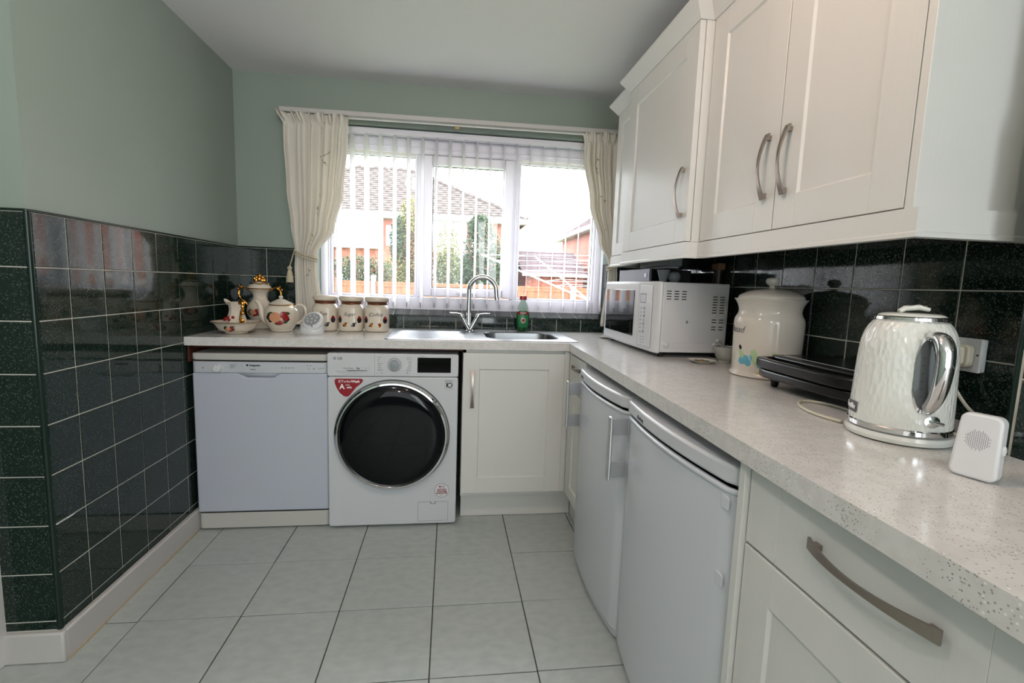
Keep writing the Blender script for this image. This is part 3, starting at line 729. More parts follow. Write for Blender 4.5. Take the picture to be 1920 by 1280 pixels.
# dial
MB().lathe([(.0315, 0), (.0315, .001), (.0298, .001), (.0298, 0)], 40, ATY(.9085, yw, .798), capb=False, capt=False).build('dial_ring', 'ink', wm, world=True)
MB().lathe([(.0235, 0), (.0235, .012), (.021, .016)], 40, ATY(.9085, yw, .798), capt=False).build('dial_rim', 'chrome', wm, world=True)
MB().lathe([(.0212, .013), (.0205, .0155), (.001, .0158)], 40, ATY(.9085, yw, .798)).build('dial', 'steel', wm, world=True)
prl = ['Cotton', 'Eco', 'Mix', 'Easy Care', 'Towel', 'Hygiene', 'Baby Care']; prr = ['Speed 14', 'Quick 30', 'Allergy', 'Silent', 'Sports', 'Delicate', 'Download']
for i in range(7):
    zz = .8325-i*.0098
    text('lettering', prl[i], .0055, 'ink', wm, FY(.832, yw-.0002, zz), align='LEFT'); text('lettering', prr[i], .0055, 'ink', wm, FY(.985, yw-.0002, zz), align='RIGHT')
for x, z_, r_ in ((.848, .7605, .0115), (.968, .7605, .0115)):
    MB().lathe([(r_, 0), (r_, .0015), (r_-.0012, .0018), (r_-.0012, .0008), (.001, .0008)], 28, ATY(x, yw, z_)).build('button', 'appl', wm, world=True)
    MB().lathe([(r_+.0003, 0), (r_+.0003, .0006), (r_-.0004, .0006)], 28, ATY(x, yw, z_), capt=False).build('button_ring', 'ink', wm, world=True)
text('lettering', '>II', .007, 'inkb', wm, FY(.968, yw-.0014, .7605), bold=.0002); text('lettering', 'O', .009, 'ink', wm, FY(.848, yw-.0014, .7605)); text('lettering', 'o', .009, 'ink', wm, FY(.829, yw-.0002, .758))
Box('display', 'blackgloss', wm, 1.014, 1.169, yw-.0012, yw, .7625, .8335, bevel=.0004)
text('lettering', '* True Steam', .0045, 'ink', wm, FY(1.035, yw-.0002, .8375))
# sticker: red shield
pts = [(.646, .7305), (.758, .7305), (.7655, .7265), (.7655, .719), (.757, .708), (.735, .690), (.718, .668), (.708, .655), (.700, .6475), (.690, .6455), (.678, .649), (.661, .664), (.648, .686), (.6395, .708), (.6385, .724)]
st = MB().prism([(x, z) for x, z in pts], 0, .0006, Matrix.Translation((0, WYF-.0002, 0)) @ Matrix.Rotation(pi/2, 4, 'X')).build('sticker', 'red', wm, world=True, label='red energy-rating sticker')
text('lettering', 'Turbo', .0165, 'inkw', st, FY(.690, WYF-.0010, .7175)); text('lettering', 'Wash', .0165, 'inkw', st, FY(.7315, WYF-.0010, .7175), bold=.0005)
MB().lathe([(.0062, 0), (.0062, .0004)], 20, ATY(.662, WYF-.0008, .7175)).build('sticker_mark', 'inkw', st, world=True)
MB().lathe([(.0042, 0), (.0042, .0004)], 12, ATY(.663, WYF-.0011, .7172)).build('sticker_mark', 'red', st, world=True)
text('lettering', 'A', .033, 'inkw', st, FY(.6715, WYF-.0010, .692), bold=.0008); text('lettering', '***', .016, 'inkw', st, FY(.6965, WYF-.0010, .6975)); text('lettering', '-40%', .0125, 'inkw', st, FY(.7025, WYF-.0010, .6885), bold=.0003)
# ten-year badge
bd = MB(); fr(bd, 1.142, 1.1795, .684, .7255, .0008, WYF-.0006, WYF-.0001); bd = bd.build('badge_frame', 'ink', wm, world=True)
text('lettering', '1', .031, 'inkb', bd, FY(1.1515, WYF-.0006, .7025), bold=.001); text('lettering', 'YEAR WARRANTY', .0042, 'ink', bd, FY(1.161, WYF-.0006, .7215))
MB().lathe([(.0125, 0), (.0125, .0006), (.0085, .0006), (.0085, 0)], 28, ATY(1.1655, WYF-.0001, .7025), capb=False, capt=False).build('badge_ring', 'inkb', bd, world=True)
# round guarantee sticker
rs = MB().lathe([(.0355, 0), (.0355, .0005)], 40, ATY(1.136, WYF-.0001, .181)).build('round_sticker', 'plasticw', wm, world=True)
MB().lathe([(.0355, .0005), (.0355, .0009), (.034, .0009), (.034, .0005)], 40, ATY(1.136, WYF-.0001, .181), capb=False, capt=False).build('sticker_edge', 'ink', rs, world=True)
text('lettering', 'LG', .013, 'ink', rs, FY(1.142, WYF-.0009, .2005)); MB().lathe([(.0045, 0), (.0045, .0004)], 16, ATY(1.127, WYF-.0007, .2005)).build('sticker_mark', 'red', rs, world=True)
for i, s_ in enumerate(('ACTIVATE', 'YOUR FREE', 'GUARANTEE')): text('lettering', s_, .0092, 'red', rs, FY(1.136, WYF-.0009, .1855-i*.0092), bold=.0003)
text('lettering', 'lg.com', .005, 'ink', rs, FY(1.136, WYF-.0009, .1565))
# filter flap
fp = rrbox(MB(), 1.0235, 1.1665, WYF-.0016, WYF+.001, .028, .123, .006).build('filter_flap', 'appl', wm, world=True, bevel=.0008)
ln = MB(); fr(ln, 1.0222, 1.1678, .0267, .1243, .0010, WYF-.0004, WYF); ln.build('flap_gap', 'ink', wm, world=True)
Box('flap_catch', 'inkb', fp, 1.083, 1.107, WYF-.0022, WYF-.0012, .1145, .1255); Box('flap_catch_key', 'appl', fp, 1.0855, 1.1045, WYF-.003, WYF-.0018, .1168, .1255)
# door
CX, CZz = .9015, .4605
prof = [(.262, 0), (.265, .012), (.262, .024), (.254, .031), (.247, .032), (.242, .026)]
MB().lathe(prof, 96, ATY(CX, WYF, CZz), capt=False).build('door_ring', 'chrome', wm, world=True)
gl = MB().lathe(smoothp([(.2425, .024), (.236, .031), (.215, .039), (.18, .043), (.09, .046), (.0005, .047)], 3), 96, ATY(CX, WYF, CZz)).build('door_glass', 'glassdark', wm, world=True)
MB().lathe([(.268, 0), (.268, .004), (.262, .004)], 96, ATY(CX, WYF, CZz), capt=False).build('door_seal', 'ink', wm, world=True)
for a in (-10, 40): MB().box(-.006, .006, -.004, .004, .018, .0315, ATY(CX, WYF, CZz) @ Matrix.Rotation(math.radians(a), 4, 'Z') @ Matrix.Translation((.2595, 0, 0))).build('hinge_mark', 'ink', wm, world=True)

# ---- refrigerators
def fridge(y1, y0, X, label, dx=0, cap=False):
    t = thing('refrigerator', (2.0, (y0+y1)/2, 0), label, 'refrigerator')
    wd = y1-y0
    def front(mb, z0, z1, o, bowd=.024, back=.06, e=0, rr=.012):
        pts = [(X+back, y1-e)]; n = 22
        for i in range(n+1):
            s = i/n; y = y1-e-(wd-2*e)*s; c_ = bowd*(1-(2*s-1)**2)
            edge = min(s, 1-s)*(wd); k = rr*max(0, 1-edge/rr)**2
            pts.append((X-o-c_+k, y))
        pts.append((X+back, y0+e)); return mb.prism(pts, z0, z1)
    Box('body', 'fridge', t, X+.052, 2.28, y0+.004, y1-.004, .02, .80, bevel=.003)
    front(MB(), .806, .8455, .006, back=.57, e=.001).build('top', 'appl', t, world=True, bevel=.007, seg=3)
    Box('shadow_gap', 'gap', t, X+.02, 2.27, y0+.012, y1-.012, .797, .808)
    d = front(MB(), .040, .797, 0, e=.0015).build('door', 'fridge', t, world=True, bevel=.005, seg=3)
    front(MB(), .785, .797, .004, bowd=.025, back=.02, e=.002).build('door_top_trim', 'fridge', d, world=True, bevel=.004)
    front(MB(), .008, .036, -.012, e=.004).build('kick_strip', 'fridge', t, world=True, bevel=.002)
    text('lettering', 'Blomberg', .0125, 'ink', t, None, fn=lambda x, y, z, yc=(y1-.085 if not cap else y1-.155): (X-.0068-.024*(1-(2*((y1-(yc-x))/wd)-1)**2)-z, yc-x, .822+y), bold=.0005)
    # handle at the far edge: grip bar on two brackets
    h = MB(); hx = X-.062
    h.box(hx-.004, hx+.007, y1-.028, y1-.002, .585, .790)
    h = h.build('handle', 'alu', d, world=True, bevel=.006, seg=3)
    for z0 in (.600, .738): 
        MB().box(hx+.004, X-.001, y1-.010, y1-.003, z0-.010, z0+.042).build('handle_bracket', 'alu', d, world=True, bevel=.001)
    if cap:
        for z_ in (.765, .600): MB().prism(rrect(-.013, .013, -.014, .014, .006), 0, .004, Matrix.Translation((X-.0035, y0+.030, z_)) @ RX @ Matrix.Rotation(pi/2, 4, 'X')).build('screw_cap', 'fridge', d, world=True, bevel=.0012)
    for x in (X+.08, 2.22):
        for y in (y0+.05, y1-.05): MB().lathe([(.018, 0), (.018, .02)], 10, Matrix.Translation((x, y, 0))).build('foot', 'black', t, world=True)
    return t
fridge(-.892, -1.442, 1.722, 'white undercounter refrigerator farther from the camera, next to the corner cabinet')
fridge(-1.448, -2.038, 1.722, 'white undercounter refrigerator nearer the camera, beside the drawer cabinet', cap=True)

# ================================================================== SINK AND TAP
sk = thing('sink', (1.32, -.33, WT), 'stainless steel inset sink with a ribbed drainer on the left', 'sink')
ZS = WT+.004
mb = MB()
sx0, sx1, sy0, sy1 = .855, 1.795, -.560, -.085
rim = rrect(sx0, sx1, sy0, sy1, .02, 6); hole = rrect(1.345, 1.725, -.49, -.14, .075, 6)
def ringfill(mb, A, B, z, z2=None):
    n = len(A); mb.add([(x, y, z) for x, y in A]+[(x, y, z if z2 is None else z2) for x, y in B], [(i, (i+1) % n, n+(i+1) % n, n+i) for i in range(n)])
rim2 = rrect(sx0+.010, sx1-.010, sy0+.010, sy1-.010, .016, 6); rim0 = rrect(sx0-.001, sx1+.001, sy0-.001, sy1+.001, .02, 6)
ringfill(mb, rim0, rim, WT+.0003, ZS-.001); ringfill(mb, rim, rim2, ZS-.001, ZS); ringfill(mb, rim2, hole, ZS, ZS)
h2 = rrect(1.350, 1.720, -.485, -.145, .072, 6); h3 = rrect(1.365, 1.705, -.470, -.160, .06, 6)
ringfill(mb, hole, h2, ZS, ZS-.006); ringfill(mb, h2, h3, ZS-.006, ZS-.145)
mb.add([(x, y, ZS-.145) for x, y in h3], [tuple(range(len(h3)))])
bmesh.ops.remove_doubles(mb.bm, verts=mb.bm.verts, dist=1e-5)
mb.build('bowl', 'steel', sk, world=True)
for i in range(7):
    y = -.50+.052*i
    mb = MB().grid(lambda u, v, y=y: (.885+.36*u, y+.014*(v-.5), ZS+.0002+.0028*sin(pi*v)*min(1, 8*u, 8*(1-u))), 16, 6); mb.build('drainer_rib', 'steel', sk, world=True)
MB().lathe([(.038, ZS-.1445), (.038, ZS-.142), (.03, ZS-.143), (.001, ZS-.1435)], 24, Matrix.Translation((1.535, -.315, 0))).build('drain', 'chrome', sk, world=True)
tp = thing('tap', (1.272, -.135, ZS), 'chrome swan-neck mixer tap with two crossed lever arms behind the sink', 'tap')
MB().lathe([(.026, 0), (.026, .004), (.021, .007), (.0165, .012), (.0165, .03)], 28).build('base', 'chrome', tp)
path = [(-.004, 0, .02), (-.006, 0, .10), (-.006, 0, .19), (-.006, 0, .232)]
for i in range(1, 15):
    a = pi-(pi*1.02)*i/14; path.append((.069+.075*cos(a), -.004*i/14-.02*i/14, .232+.075*sin(a)))
path += [(.1465, -.026, .200), (.150, -.028, .180)]
path = smoothp(path, 2)
MB().tube(path, [.0135 if p[2] > .12 or p[0] > .05 else .0145 for p in path], 16).build('spout', 'chrome', tp)
for s in (-1, 1):
    a = MB().tube([(s*.004, -.012*1, .012), (s*.046, -.012, .088)], .0115, 16).build('valve_arm', 'chrome', tp)
    MB().tube([(s*.038, -.012, .073), (s*.046, -.012, .088), (s*.052, -.012, .098)], [.0118, .0142, .0118], 16).build('valve_head', 'chrome', a)
    MB().tube([(s*.048, -.014, .097), (s*.075, -.02, .101), (s*.112, -.024, .102)], [.006, .0065, .0072], 10, flat=.6).build('lever', 'chrome', a)

# ---- washing-up liquid
bt = thing('soap_bottle', (1.588, -.052, ZS), 'green washing-up liquid bottle with a red cap behind the sink bowl', 'bottle')
prof = smoothp([(.022, 0), (.031, .008), (.0385, .045), (.0395, .08), (.037, .115), (.028, .15), (.017, .175), (.0155, .186)], 4)
lo = [p for p in prof if p[1] <= .122]; hi = [p for p in prof if p[1] >= .12]
Tb = Matrix.Diagonal((1, .62, 1, 1))
MB().lathe(lo, 32, Tb).build('bottle_body', 'greenliq', bt); MB().lathe(hi, 32, Tb, capb=False).build('bottle_neck', 'clearp', bt)
MB().lathe([(.021, .184), (.0215, .204), (.0205, .206)], 24, Tb).build('cap', mat('red_cap', '#a3222c', .3), bt)
def bot(u, z, o): 
    r = prof_r(prof)(z)+o; return (r*sin(u), -r*.62*cos(u), z)
lab = MB().grid(lambda u, v: bot((u-.5)*2*(.75+.15*sin(pi*v)), .022+.10*v, .0006), 14, 12)
lb = lab.build('front_label', mat('green_label', '#2c7a4c', .3), bt)
MB().grid(lambda u, v: bot((u-.5)*1.9, .098+.016*v, .0011), 14, 2).build('label_band', 'red', lb)
MB().grid(lambda u, v: bot(.36*(v)*cos(2*pi*u), .064+.0165*v*sin(2*pi*u), .0014), 24, 2).build('label_badge', 'cream', lb)
MB().grid(lambda u, v: bot(.24*(v)*cos(2*pi*u), .064+.010*v*sin(2*pi*u), .0018), 24, 2).build('label_badge', 'fred', lb)
text('lettering', 'FAIRY', .0135, 'inkw', lb, None, world=False, fn=lambda x, y, z: bot(x/.038, .106+y, .0016), bold=.0004)

# ================================================================== CERAMICS ON THE LEFT
def disc_on(mb, cx, cy, rf, a, z, w_, h_, th=.0012, ang=0):
    r = rf(z); T = Matrix.Translation((cx+r*cos(a), cy+r*sin(a), z)) @ Matrix.Rotation(a, 4, 'Z') @ Matrix.Rotation(ang, 4, 'X')
    mb.blob((0, 0, 0), th, w_, h_, T, n=10, m=6)
def fruit(parent, cx, cy, rf, a, z, s, kind=0):
    for nm, m_, items in (('fruit_print', 'fgreen', [(-.9, .7, .5, .3), (.9, -.75, .5, .3), (-1.3, -.2, .35, .3), (1.2, .8, .5, .25), (0, -1.15, .5, .22)]),
                          ('fruit_print', 'fdark', [(-1.25, .45, .34, .34), (-1.5, 0, .3, .3), (-1.1, -.55, .32, .32), (1.35, -.3, .3, .3)] if kind != 2 else [(-.5, -.1, .4, .4)]),
                          ('fruit_print', 'fpeach', [(-.35, .05, .85, .75)]),
                          ('fruit_print', 'fred', [(.75, .55, .55, .5), (1.05, 0, .5, .5), (.25, -.8, .6, .45)])):
        mb = MB()
        for du, dz, w_, h_ in items:
            q = s*.9
            if z+dz*q*.8 < 0: continue
            disc_on(mb, cx, cy, rf, a+du*q/rf(z), z+dz*q*.75, w_*q, h_*q, .0013+(.0006 if m_ in ('fpeach', 'fred') else 0))
        mb.build(nm, m_, parent)
# three storage jars
jp = smoothp([(.054, 0), (.0615, .004), (.0635, .02), (.0640, .05), (.0635, .105), (.061, .125), (.052, .139), (.048, .143)], 4)
def jar(x, y, word, label, prints, rz=0):
    t = thing('storage_jar', (x, y, WT+.0005), label, 'jar', rz=rz, group='ceramic storage jars in front of the window')
    MB().lathe(jp, 48, sq=2.6).build('jar_body', 'cream', t)
    MB().lathe([(.0505, .141), (.0525, .145), (.0525, .149), (.050, .151)], 40).lathe([(.0525, .152), (.0555, .156), (.0525, .160)], 40).build('clamp_band', 'copper', t)
    MB().tube([(.050, -.01, .150), (.060, 0, .147), (.060, .006, .157), (.052, .012, .160)], .0016, 6).build('clamp_wire', 'copper', t)
    MB().lathe(smoothp([(.050, .158), (.0585, .161), (.0625, .168), (.0625, .176), (.057, .185), (.03, .188), (.0005, .189)], 3), 40).build('lid', 'cream', t)
    rf = lambda z: .0608
    a0 = -pi/2
    fn = lambda x_, y_, z_: (x_, -(.0650+z_)+.35*x_*x_/.064*.3, .092+y_)
    if word: text('lettering', word, .0265, 'fdark', t, None, world=False, fn=fn, shear=.45, bold=-.0002)
    for du, m_, m2 in prints:
        mb = MB(); disc_on(mb, 0, 0, lambda z: .0638*(abs(cos(a0+du))**2.6+abs(sin(a0+du))**2.6)**(-1/2.6), a0+du, .037, .0105, .0115); mb.build('fruit_print', m_, t)
        mb = MB(); disc_on(mb, 0, 0, lambda z: .0645*(abs(cos(a0+du))**2.6+abs(sin(a0+du))**2.6)**(-1/2.6), a0+du-.12, .032, .006, .005); disc_on(mb, 0, 0, lambda z: .0645*(abs(cos(a0+du+.1))**2.6+abs(sin(a0+du+.1))**2.6)**(-1/2.6), a0+du+.12, .045, .005, .004); mb.build('fruit_print', m2, t)
    for s in (-1, 1):
        for k_, (dz, m_) in enumerate(((-.002, 'fdark'), (.010, 'fred'))):
            mb = MB(); disc_on(mb, 0, 0, lambda z: .0638*(2*.7071**2.6)**(-1/2.6), a0+s*pi/4, .064+dz, .014-.005*k_, .017-.008*k_, .0013+.0008*k_); mb.build('fruit_print', m_, t)
    return t
jar(.506, -.205, 'Tea', 'cream jar with a copper clamp lid, leftmost of the three, half behind the night light', [(-.35, 'fdark', 'fgreen'), (.35, 'fdark', 'fgreen')])
jar(.639, -.205, 'Sugar', 'cream jar with a copper clamp lid, lettered Sugar, the middle one of three', [(-.35, 'forange', 'fdark'), (.35, 'fdark', 'fgreen')])
jar(.771, -.202, 'Coffee', 'cream jar with a copper clamp lid, lettered Coffee, nearest the draining board', [(-.35, 'forange', 'fgreen'), (.35, 'fred', 'fyellow')])
# teapot
tpx, tpy = .312, -.295
tpot = thing('teapot', (tpx, tpy, WT+.0005), 'cream teapot painted with fruit in front of the left curtain', 'teapot')
tprof = smoothp([(.046, 0), (.052, .003), (.052, .008), (.064, .026), (.077, .055), (.081, .082), (.077, .108), (.064, .126), (.056, .132), (.056, .138)], 4)
MB().lathe(tprof, 48).build('pot_body', 'cream', tpot)
MB().lathe(smoothp([(.0570, .137), (.0585, .140), (.050, .144), (.036, .152), (.016, .162), (.006, .164)], 3), 40).build('lid', 'cream', tpot)
MB().lathe(smoothp([(.005, .163), (.0095, .168), (.010, .174), (.006, .180), (.0005, .182)], 3), 20).build('lid_knob', 'cream', tpot)
MB().lathe([(.0565, .1305), (.0585, .1330), (.0565, .1355)], 40, capb=False, capt=False).build('gilt_line', 'gold', tpot)
MB().tube(smoothp([(-.060, -.005, .045), (-.078, -.007, .058), (-.089, -.008, .085), (-.094, -.009, .115), (-.104, -.010, .140), (-.116, -.011, .150)], 3), [.020-.0007*i for i in range(16)], 14).build('spout', 'cream', tpot)
MB().tube(smoothp([(.060, .004, .122), (.082, .005, .136), (.108, .006, .128), (.118, .006, .100), (.108, .006, .068), (.084, .005, .045), (.066, .004, .043)], 4), .0062, 10).build('handle', 'cream', tpot)
fruit(tpot, 0, 0, prof_r(tprof), -pi/2+.10, .074, .038)
# tall urn
ux, uy = .168, -.175
urn = thing('lidded_urn', (ux, uy, WT+.0005), 'tall cream lidded urn with gilt scroll handles in the corner behind the basin', 'urn')
up = smoothp([(.045, 0), (.050, .006), (.040, .018), (.034, .03), (.052, .055), (.064, .085), (.060, .118), (.040, .148), (.033, .168), (.038, .188), (.052, .203), (.056, .208)], 4)
MB().lathe(up, 40).build('urn_body', 'cream', urn)
MB().lathe([(.056, .207), (.059, .2095), (.056, .212)], 40, capb=False, capt=False).build('gilt_line', 'gold', urn)
MB().lathe(smoothp([(.056, .212), (.054, .220), (.044, .232), (.026, .242), (.014, .246)], 3), 40).build('lid', 'cream', urn)
mb = MB()
for k_ in range(9):
    a = 2*pi*k_/9; mb.blob((.022*cos(a), .018*sin(a), .252+.007*(k_ % 2)), .009, .008, .010, n=8, m=5)
mb.blob((0, 0, .274), .011, .010, .014); mb.blob((-.015, 0, .266), .010, .007, .011); mb.blob((.015, 0, .266), .010, .007, .011); mb.build('finial', 'gold', urn)
MB().tube([(.045*cos(t_*.5), .045*sin(t_*.5), .236+.004*sin(3*t_)) for t_ in range(13)], .0028, 6).build('gilt_scroll', 'gold', urn)
for s in (-1, 1):
    MB().tube(smoothp([(s*.050, 0, .196), (s*.068, 0, .213), (s*.086, 0, .214), (s*.100, 0, .200), (s*.104, 0, .180), (s*.094, 0, .155), (s*.072, 0, .135), (s*.060, 0, .118)], 4), [.0045+.0015*sin(i*.9) for i in range(29)], 8).build('handle', 'gold', urn)
    mb = MB().blob((s*.092, 0, .216), .010, .006, .006); mb.blob((s*.108, 0, .205), .007, .006, .008); mb.blob((s*.100, 0, .222), .006, .005, .005); mb.build('handle_leaf', 'gold', urn)
fruit(urn, 0, 0, prof_r(up), -pi/2-.15, .088, .022)
# basin with jug
bx_, by_ = .150, -.425
ba = thing('basin', (bx_, by_, WT+.0005), 'wide cream basin with a gilt rim at the left end of the worktop', 'bowl')
bp_ = smoothp([(.046, 0), (.050, .003), (.050, .008), (.069, .014), (.082, .030), (.092, .046), (.110, .055)], 3)
inn = smoothp([(.108, .057), (.090, .049), (.079, .034), (.062, .022), (.040, .014), (.0005, .012)], 3)
MB().lathe(bp_+inn, 48, flute=.012).build('bowl', 'cream', ba)
MB().lathe([(.1085, .0545), (.1112, .0563), (.1085, .058)], 48, flute=.012, capb=False, capt=False).build('gilt_rim', 'gold', ba)
fruit(ba, 0, 0, lambda z: .0835+.8*(z-.031), -pi/2+.02, .029, .016)
jg = thing('jug', (bx_-.002, by_+.008, WT+.0135), 'small fluted cream jug with a gilt handle standing in the basin', 'jug')
jpf = smoothp([(.030, 0), (.036, .012), (.042, .035), (.038, .060), (.030, .085), (.028, .105), (.032, .125), (.037, .135)], 4)
MB().lathe(jpf, 40, flute=.035, capt=False).build('jug_body', 'cream', jg, solid=.002)
MB().tube([(-.030, -.004, .128), (-.044, -.006, .142), (-.050, -.007, .148)], [.012, .008, .003], 10).build('lip', 'cream', jg)
hb = MB().tube(smoothp([(.024, -.022, .128), (.036, -.032, .140), (.046, -.036, .128), (.044, -.040, .100), (.034, -.040, .070), (.038, -.042, .040), (.032, -.036, .020)], 4), [.0065+.002*sin(i*1.1) for i in range(25)], 10)
for z_ in (.13, .115, .085, .05): hb.blob((.044, -.040, z_), .008, .007, .009, n=8, m=5)
hb.build('handle', 'gold', jg)
mb = MB()
for k_ in range(6): mb.blob((-.040+.008*k_, -.034-.006*(k_ % 2), .052+.006*(k_ % 3)), .008, .005, .007, n=8, m=5)
mb.build('moulded_flowers', 'fred', jg)
# night light
nl = thing('motion_light', (.490, -.405, WT+.0005), 'round white battery motion light on a rounded base in front of the jars', 'light')
mb = MB(); n = 20
pr_ = [(.054, 0), (.056, .006), (.0555, .030), (.053, .050)]
v = []
for r_, z_ in pr_:
    for i in range(n*2):
        a = pi*i/n; top = 1 if z_ < .04 else 1
        v.append((r_*cos(a), r_*.72*sin(a), z_-(.022*(1-cos(a*2))*.5*(1 if z_ > .045 else 0) if sin(a) < 0 else 0)*.9))
f = [(j*2*n+i, j*2*n+(i+1) % (2*n), (j+1)*2*n+(i+1) % (2*n), (j+1)*2*n+i) for j in range(3) for i in range(2*n)]+[tuple(range(2*n))[::-1], tuple(range(6*n, 8*n))]
mb.add(v, f); mb.build('base', 'plasticw', nl)
Tl = Matrix.Translation((.008, -.006, .062)) @ Matrix.Rotation(math.radians(-16), 4, 'Y') @ Matrix.Rotation(math.radians(58), 4, 'X')
MB().lathe(smoothp([(.0005, -.03), (.030, -.024), (.046, -.008), (.050, .004), (.047, .012), (.040, .015)], 3), 36, Tl).build('head', 'plasticw', nl)
MB().lathe([(.0395, .0148), (.039, .0165), (.001, .0168)], 36, Tl @ Matrix.Diagonal((1, .82, 1, 1)) @ Matrix.Translation((0, .006, 0))).build('light_panel', 'greyp', nl)
for i in range(8):
    a = 2*pi*i/7; p = (0, .008, .0165) if i == 7 else (.023*cos(a), .008+.019*sin(a), .0165)
    MB().blob(p, .0048, .0048, .0022, Tl, n=10, m=5).build('led', 'creamw', nl)
MB().blob((0, -.031, .0145), .009, .0075, .004, Tl).build('sensor', 'alu', nl)

# ================================================================== RIGHT-HAND WORKTOP
# ---- microwave
mw = thing('microwave', (2.14, -.715, WT), 'white microwave oven with a dark glass door under the wall cupboards', 'microwave')
m0, m1, mz0, mz1 = -1.03, -.385, .930, 1.2175
rrbox_ = MB().box(2.003, 2.286, m0, m1, mz0+.004, mz1)
rrbox_.build('casing', 'plasticw', mw, world=True, bevel=.004)
# rounded front made as a plan prism
MB().prism([(2.005, m1+.002), (1.984, m1+.002), (1.978, m1-.012), (1.9735, (m0+m1)/2), (1.980, m0+.018), (1.992, m0-.001), (2.005, m0-.002)], mz0, mz1+.002).build('front_frame', 'plasticw', mw, world=True, bevel=.006, seg=3)
yd = -.855
T = Matrix.Translation((0, 0, 0))
MB().prism([(1.980, m1-.006), (1.972, m1-.02), (1.969, -.62), (1.971, yd), (1.980, yd)], mz0+.008, mz1-.006).build('door', 'plasticw', mw, world=True, bevel=.004, seg=3)
MB().prism([(1.972, -.432), (1.9690, -.432), (1.9668, -.62), (1.9682, -.812), (1.972, -.812)], .978, 1.181).build('door_window', 'blackgloss', mw, world=True, bevel=.002)
yp0 = m0+.035
MB().box(1.9715, 1.976, yp0+.004, yd-.012, mz0+.02, mz1-.014).build('control_panel', 'plasticw', mw, world=True, bevel=.001)
dp = MB()
ds = Box('display', 'fridge', mw, 1.9705, 1.9725, -.935, -.880, 1.132, 1.166)
mb = MB(); 
for i in range(6):
    for z_ in (1.131, 1.166): mb.box(1.9698, 1.9706, -.937+i*.0098, -.931+i*.0098, z_-.001, z_+.001)
for i in range(4):
    for y_ in (-.937, -.880): mb.box(1.9698, 1.9706, y_-.001, y_+.001, 1.134+i*.0085, 1.139+i*.0085)
mb.build('display_border', 'ink', mw, world=True)
for i in range(7): MB().lathe([(.0085, 0), (.008, .0015), (.001, .002)], 16, Matrix.Translation((1.9718, -.925, 1.108-i*.0165)) @ RX @ Matrix.Rotation(pi/2, 4, 'X') @ Matrix.Diagonal((1, .75, 1, 1))).build('button', 'greyp' if i % 2 == 0 else 'alu', mw, world=True)
for i in range(7): Box('printed_mark', 'ink', mw, 1.9706, 1.9716, -.898+.003*(i % 2), -.884, 1.104-i*.0165, 1.1065-i*.0165)
for i in range(3):
    for j in range(2): Box('printed_mark', 'ink', mw, 1.9706, 1.9716, -.90-.025*j-.012, -.90-.025*j, .985-i*.012, .9865-i*.012)
# side vents
def vent(x, z):
    global _vent
    if _vent is None: _vent = MB().box(0, .0195, m0-.0006, m0, 0, .0035).build('side_vent', 'gap', mw, world=True); v_ = _vent
    else: v_ = _vent.copy(); COL.objects.link(v_); v_.parent = mw
    v_.location = (x, 0, z)
_vent = None
for c_ in range(3):
    for r_ in range(4): vent(2.018+c_*.032, 1.180-r_*.0105)
for c_ in range(2):
    for r_ in range(7): vent(2.216+c_*.031, 1.162-r_*.0108)
    for r_ in range(2): vent(2.217+c_*.031, 1.069-r_*.0108); vent(2.217+c_*.031, 1.040-r_*.0108)
for x in (2.026, 2.240): MB().lathe([(.0115, 0), (.0115, .006), (.009, .0085), (.001, .009)], 20, ATY(x, m0, .967)).build('side_stud', 'plasticw', mw, world=True)
MB().box(2.055, 2.205, m0-.0012, m0, .958, .975).build('pressed_panel', 'plasticw', mw, world=True, bevel=.0008)
MB().lathe([(.006, 0), (.005, .0012), (.001, .0006)], 16, ATY(2.112, m0, 1.059)).build('screw', 'alu', mw, world=True)
for x, y in ((2.02, m0+.03), (2.26, m0+.03), (2.02, m1-.04), (2.26, m1-.04)): MB().lathe([(.012, .0005), (.014, .018)], 12, Matrix.Translation((x, y, WT))).build('foot', 'black', mw, world=True)
# ---- silver box on the microwave and two beakers
sb = thing('radio', (2.14, -.6, 1.2195), 'silver-fronted black audio box lying on top of the microwave', 'radio')
Box('case', 'black', sb, 2.045, 2.235, -.80, -.42, 1.2225, 1.276, bevel=.003)
Box('front_panel', 'radiof', sb, 2.036, 2.047, -.803, -.417, 1.221, 1.279, bevel=.002)
Box('front_button', 'steel', sb, 2.034, 2.037, -.775, -.750, 1.240, 1.258, bevel=.001)
for x, y in ((2.06, -.78), (2.21, -.78), (2.06, -.44), (2.21, -.44)): Box('foot', 'gap', sb, x-.008, x+.008, y-.008, y+.008, 1.2198, 1.224)
beaker = [(.013, 0), (.019, .020), (.027, .048), (.0285, .052), (.0265, .050), (.018, .020), (.001, .004)]
b1 = thing('beaker', (2.073, -.865, 1.2195), 'grey tapered plastic beaker on the microwave beside the silver box', 'cup')
MB().lathe(beaker, 28).build('cup_body', 'greyp', b1)
b2 = thing('egg_cup', (2.118, -.875, 1.2195), 'small rounded grey bowl on the microwave, right of the tapered beaker', 'cup')
MB().lathe(smoothp([(.012, 0), (.021, .008), (.026, .022), (.022, .038), (.015, .044)], 3), 28).build('cup_body', 'greyp', b2)
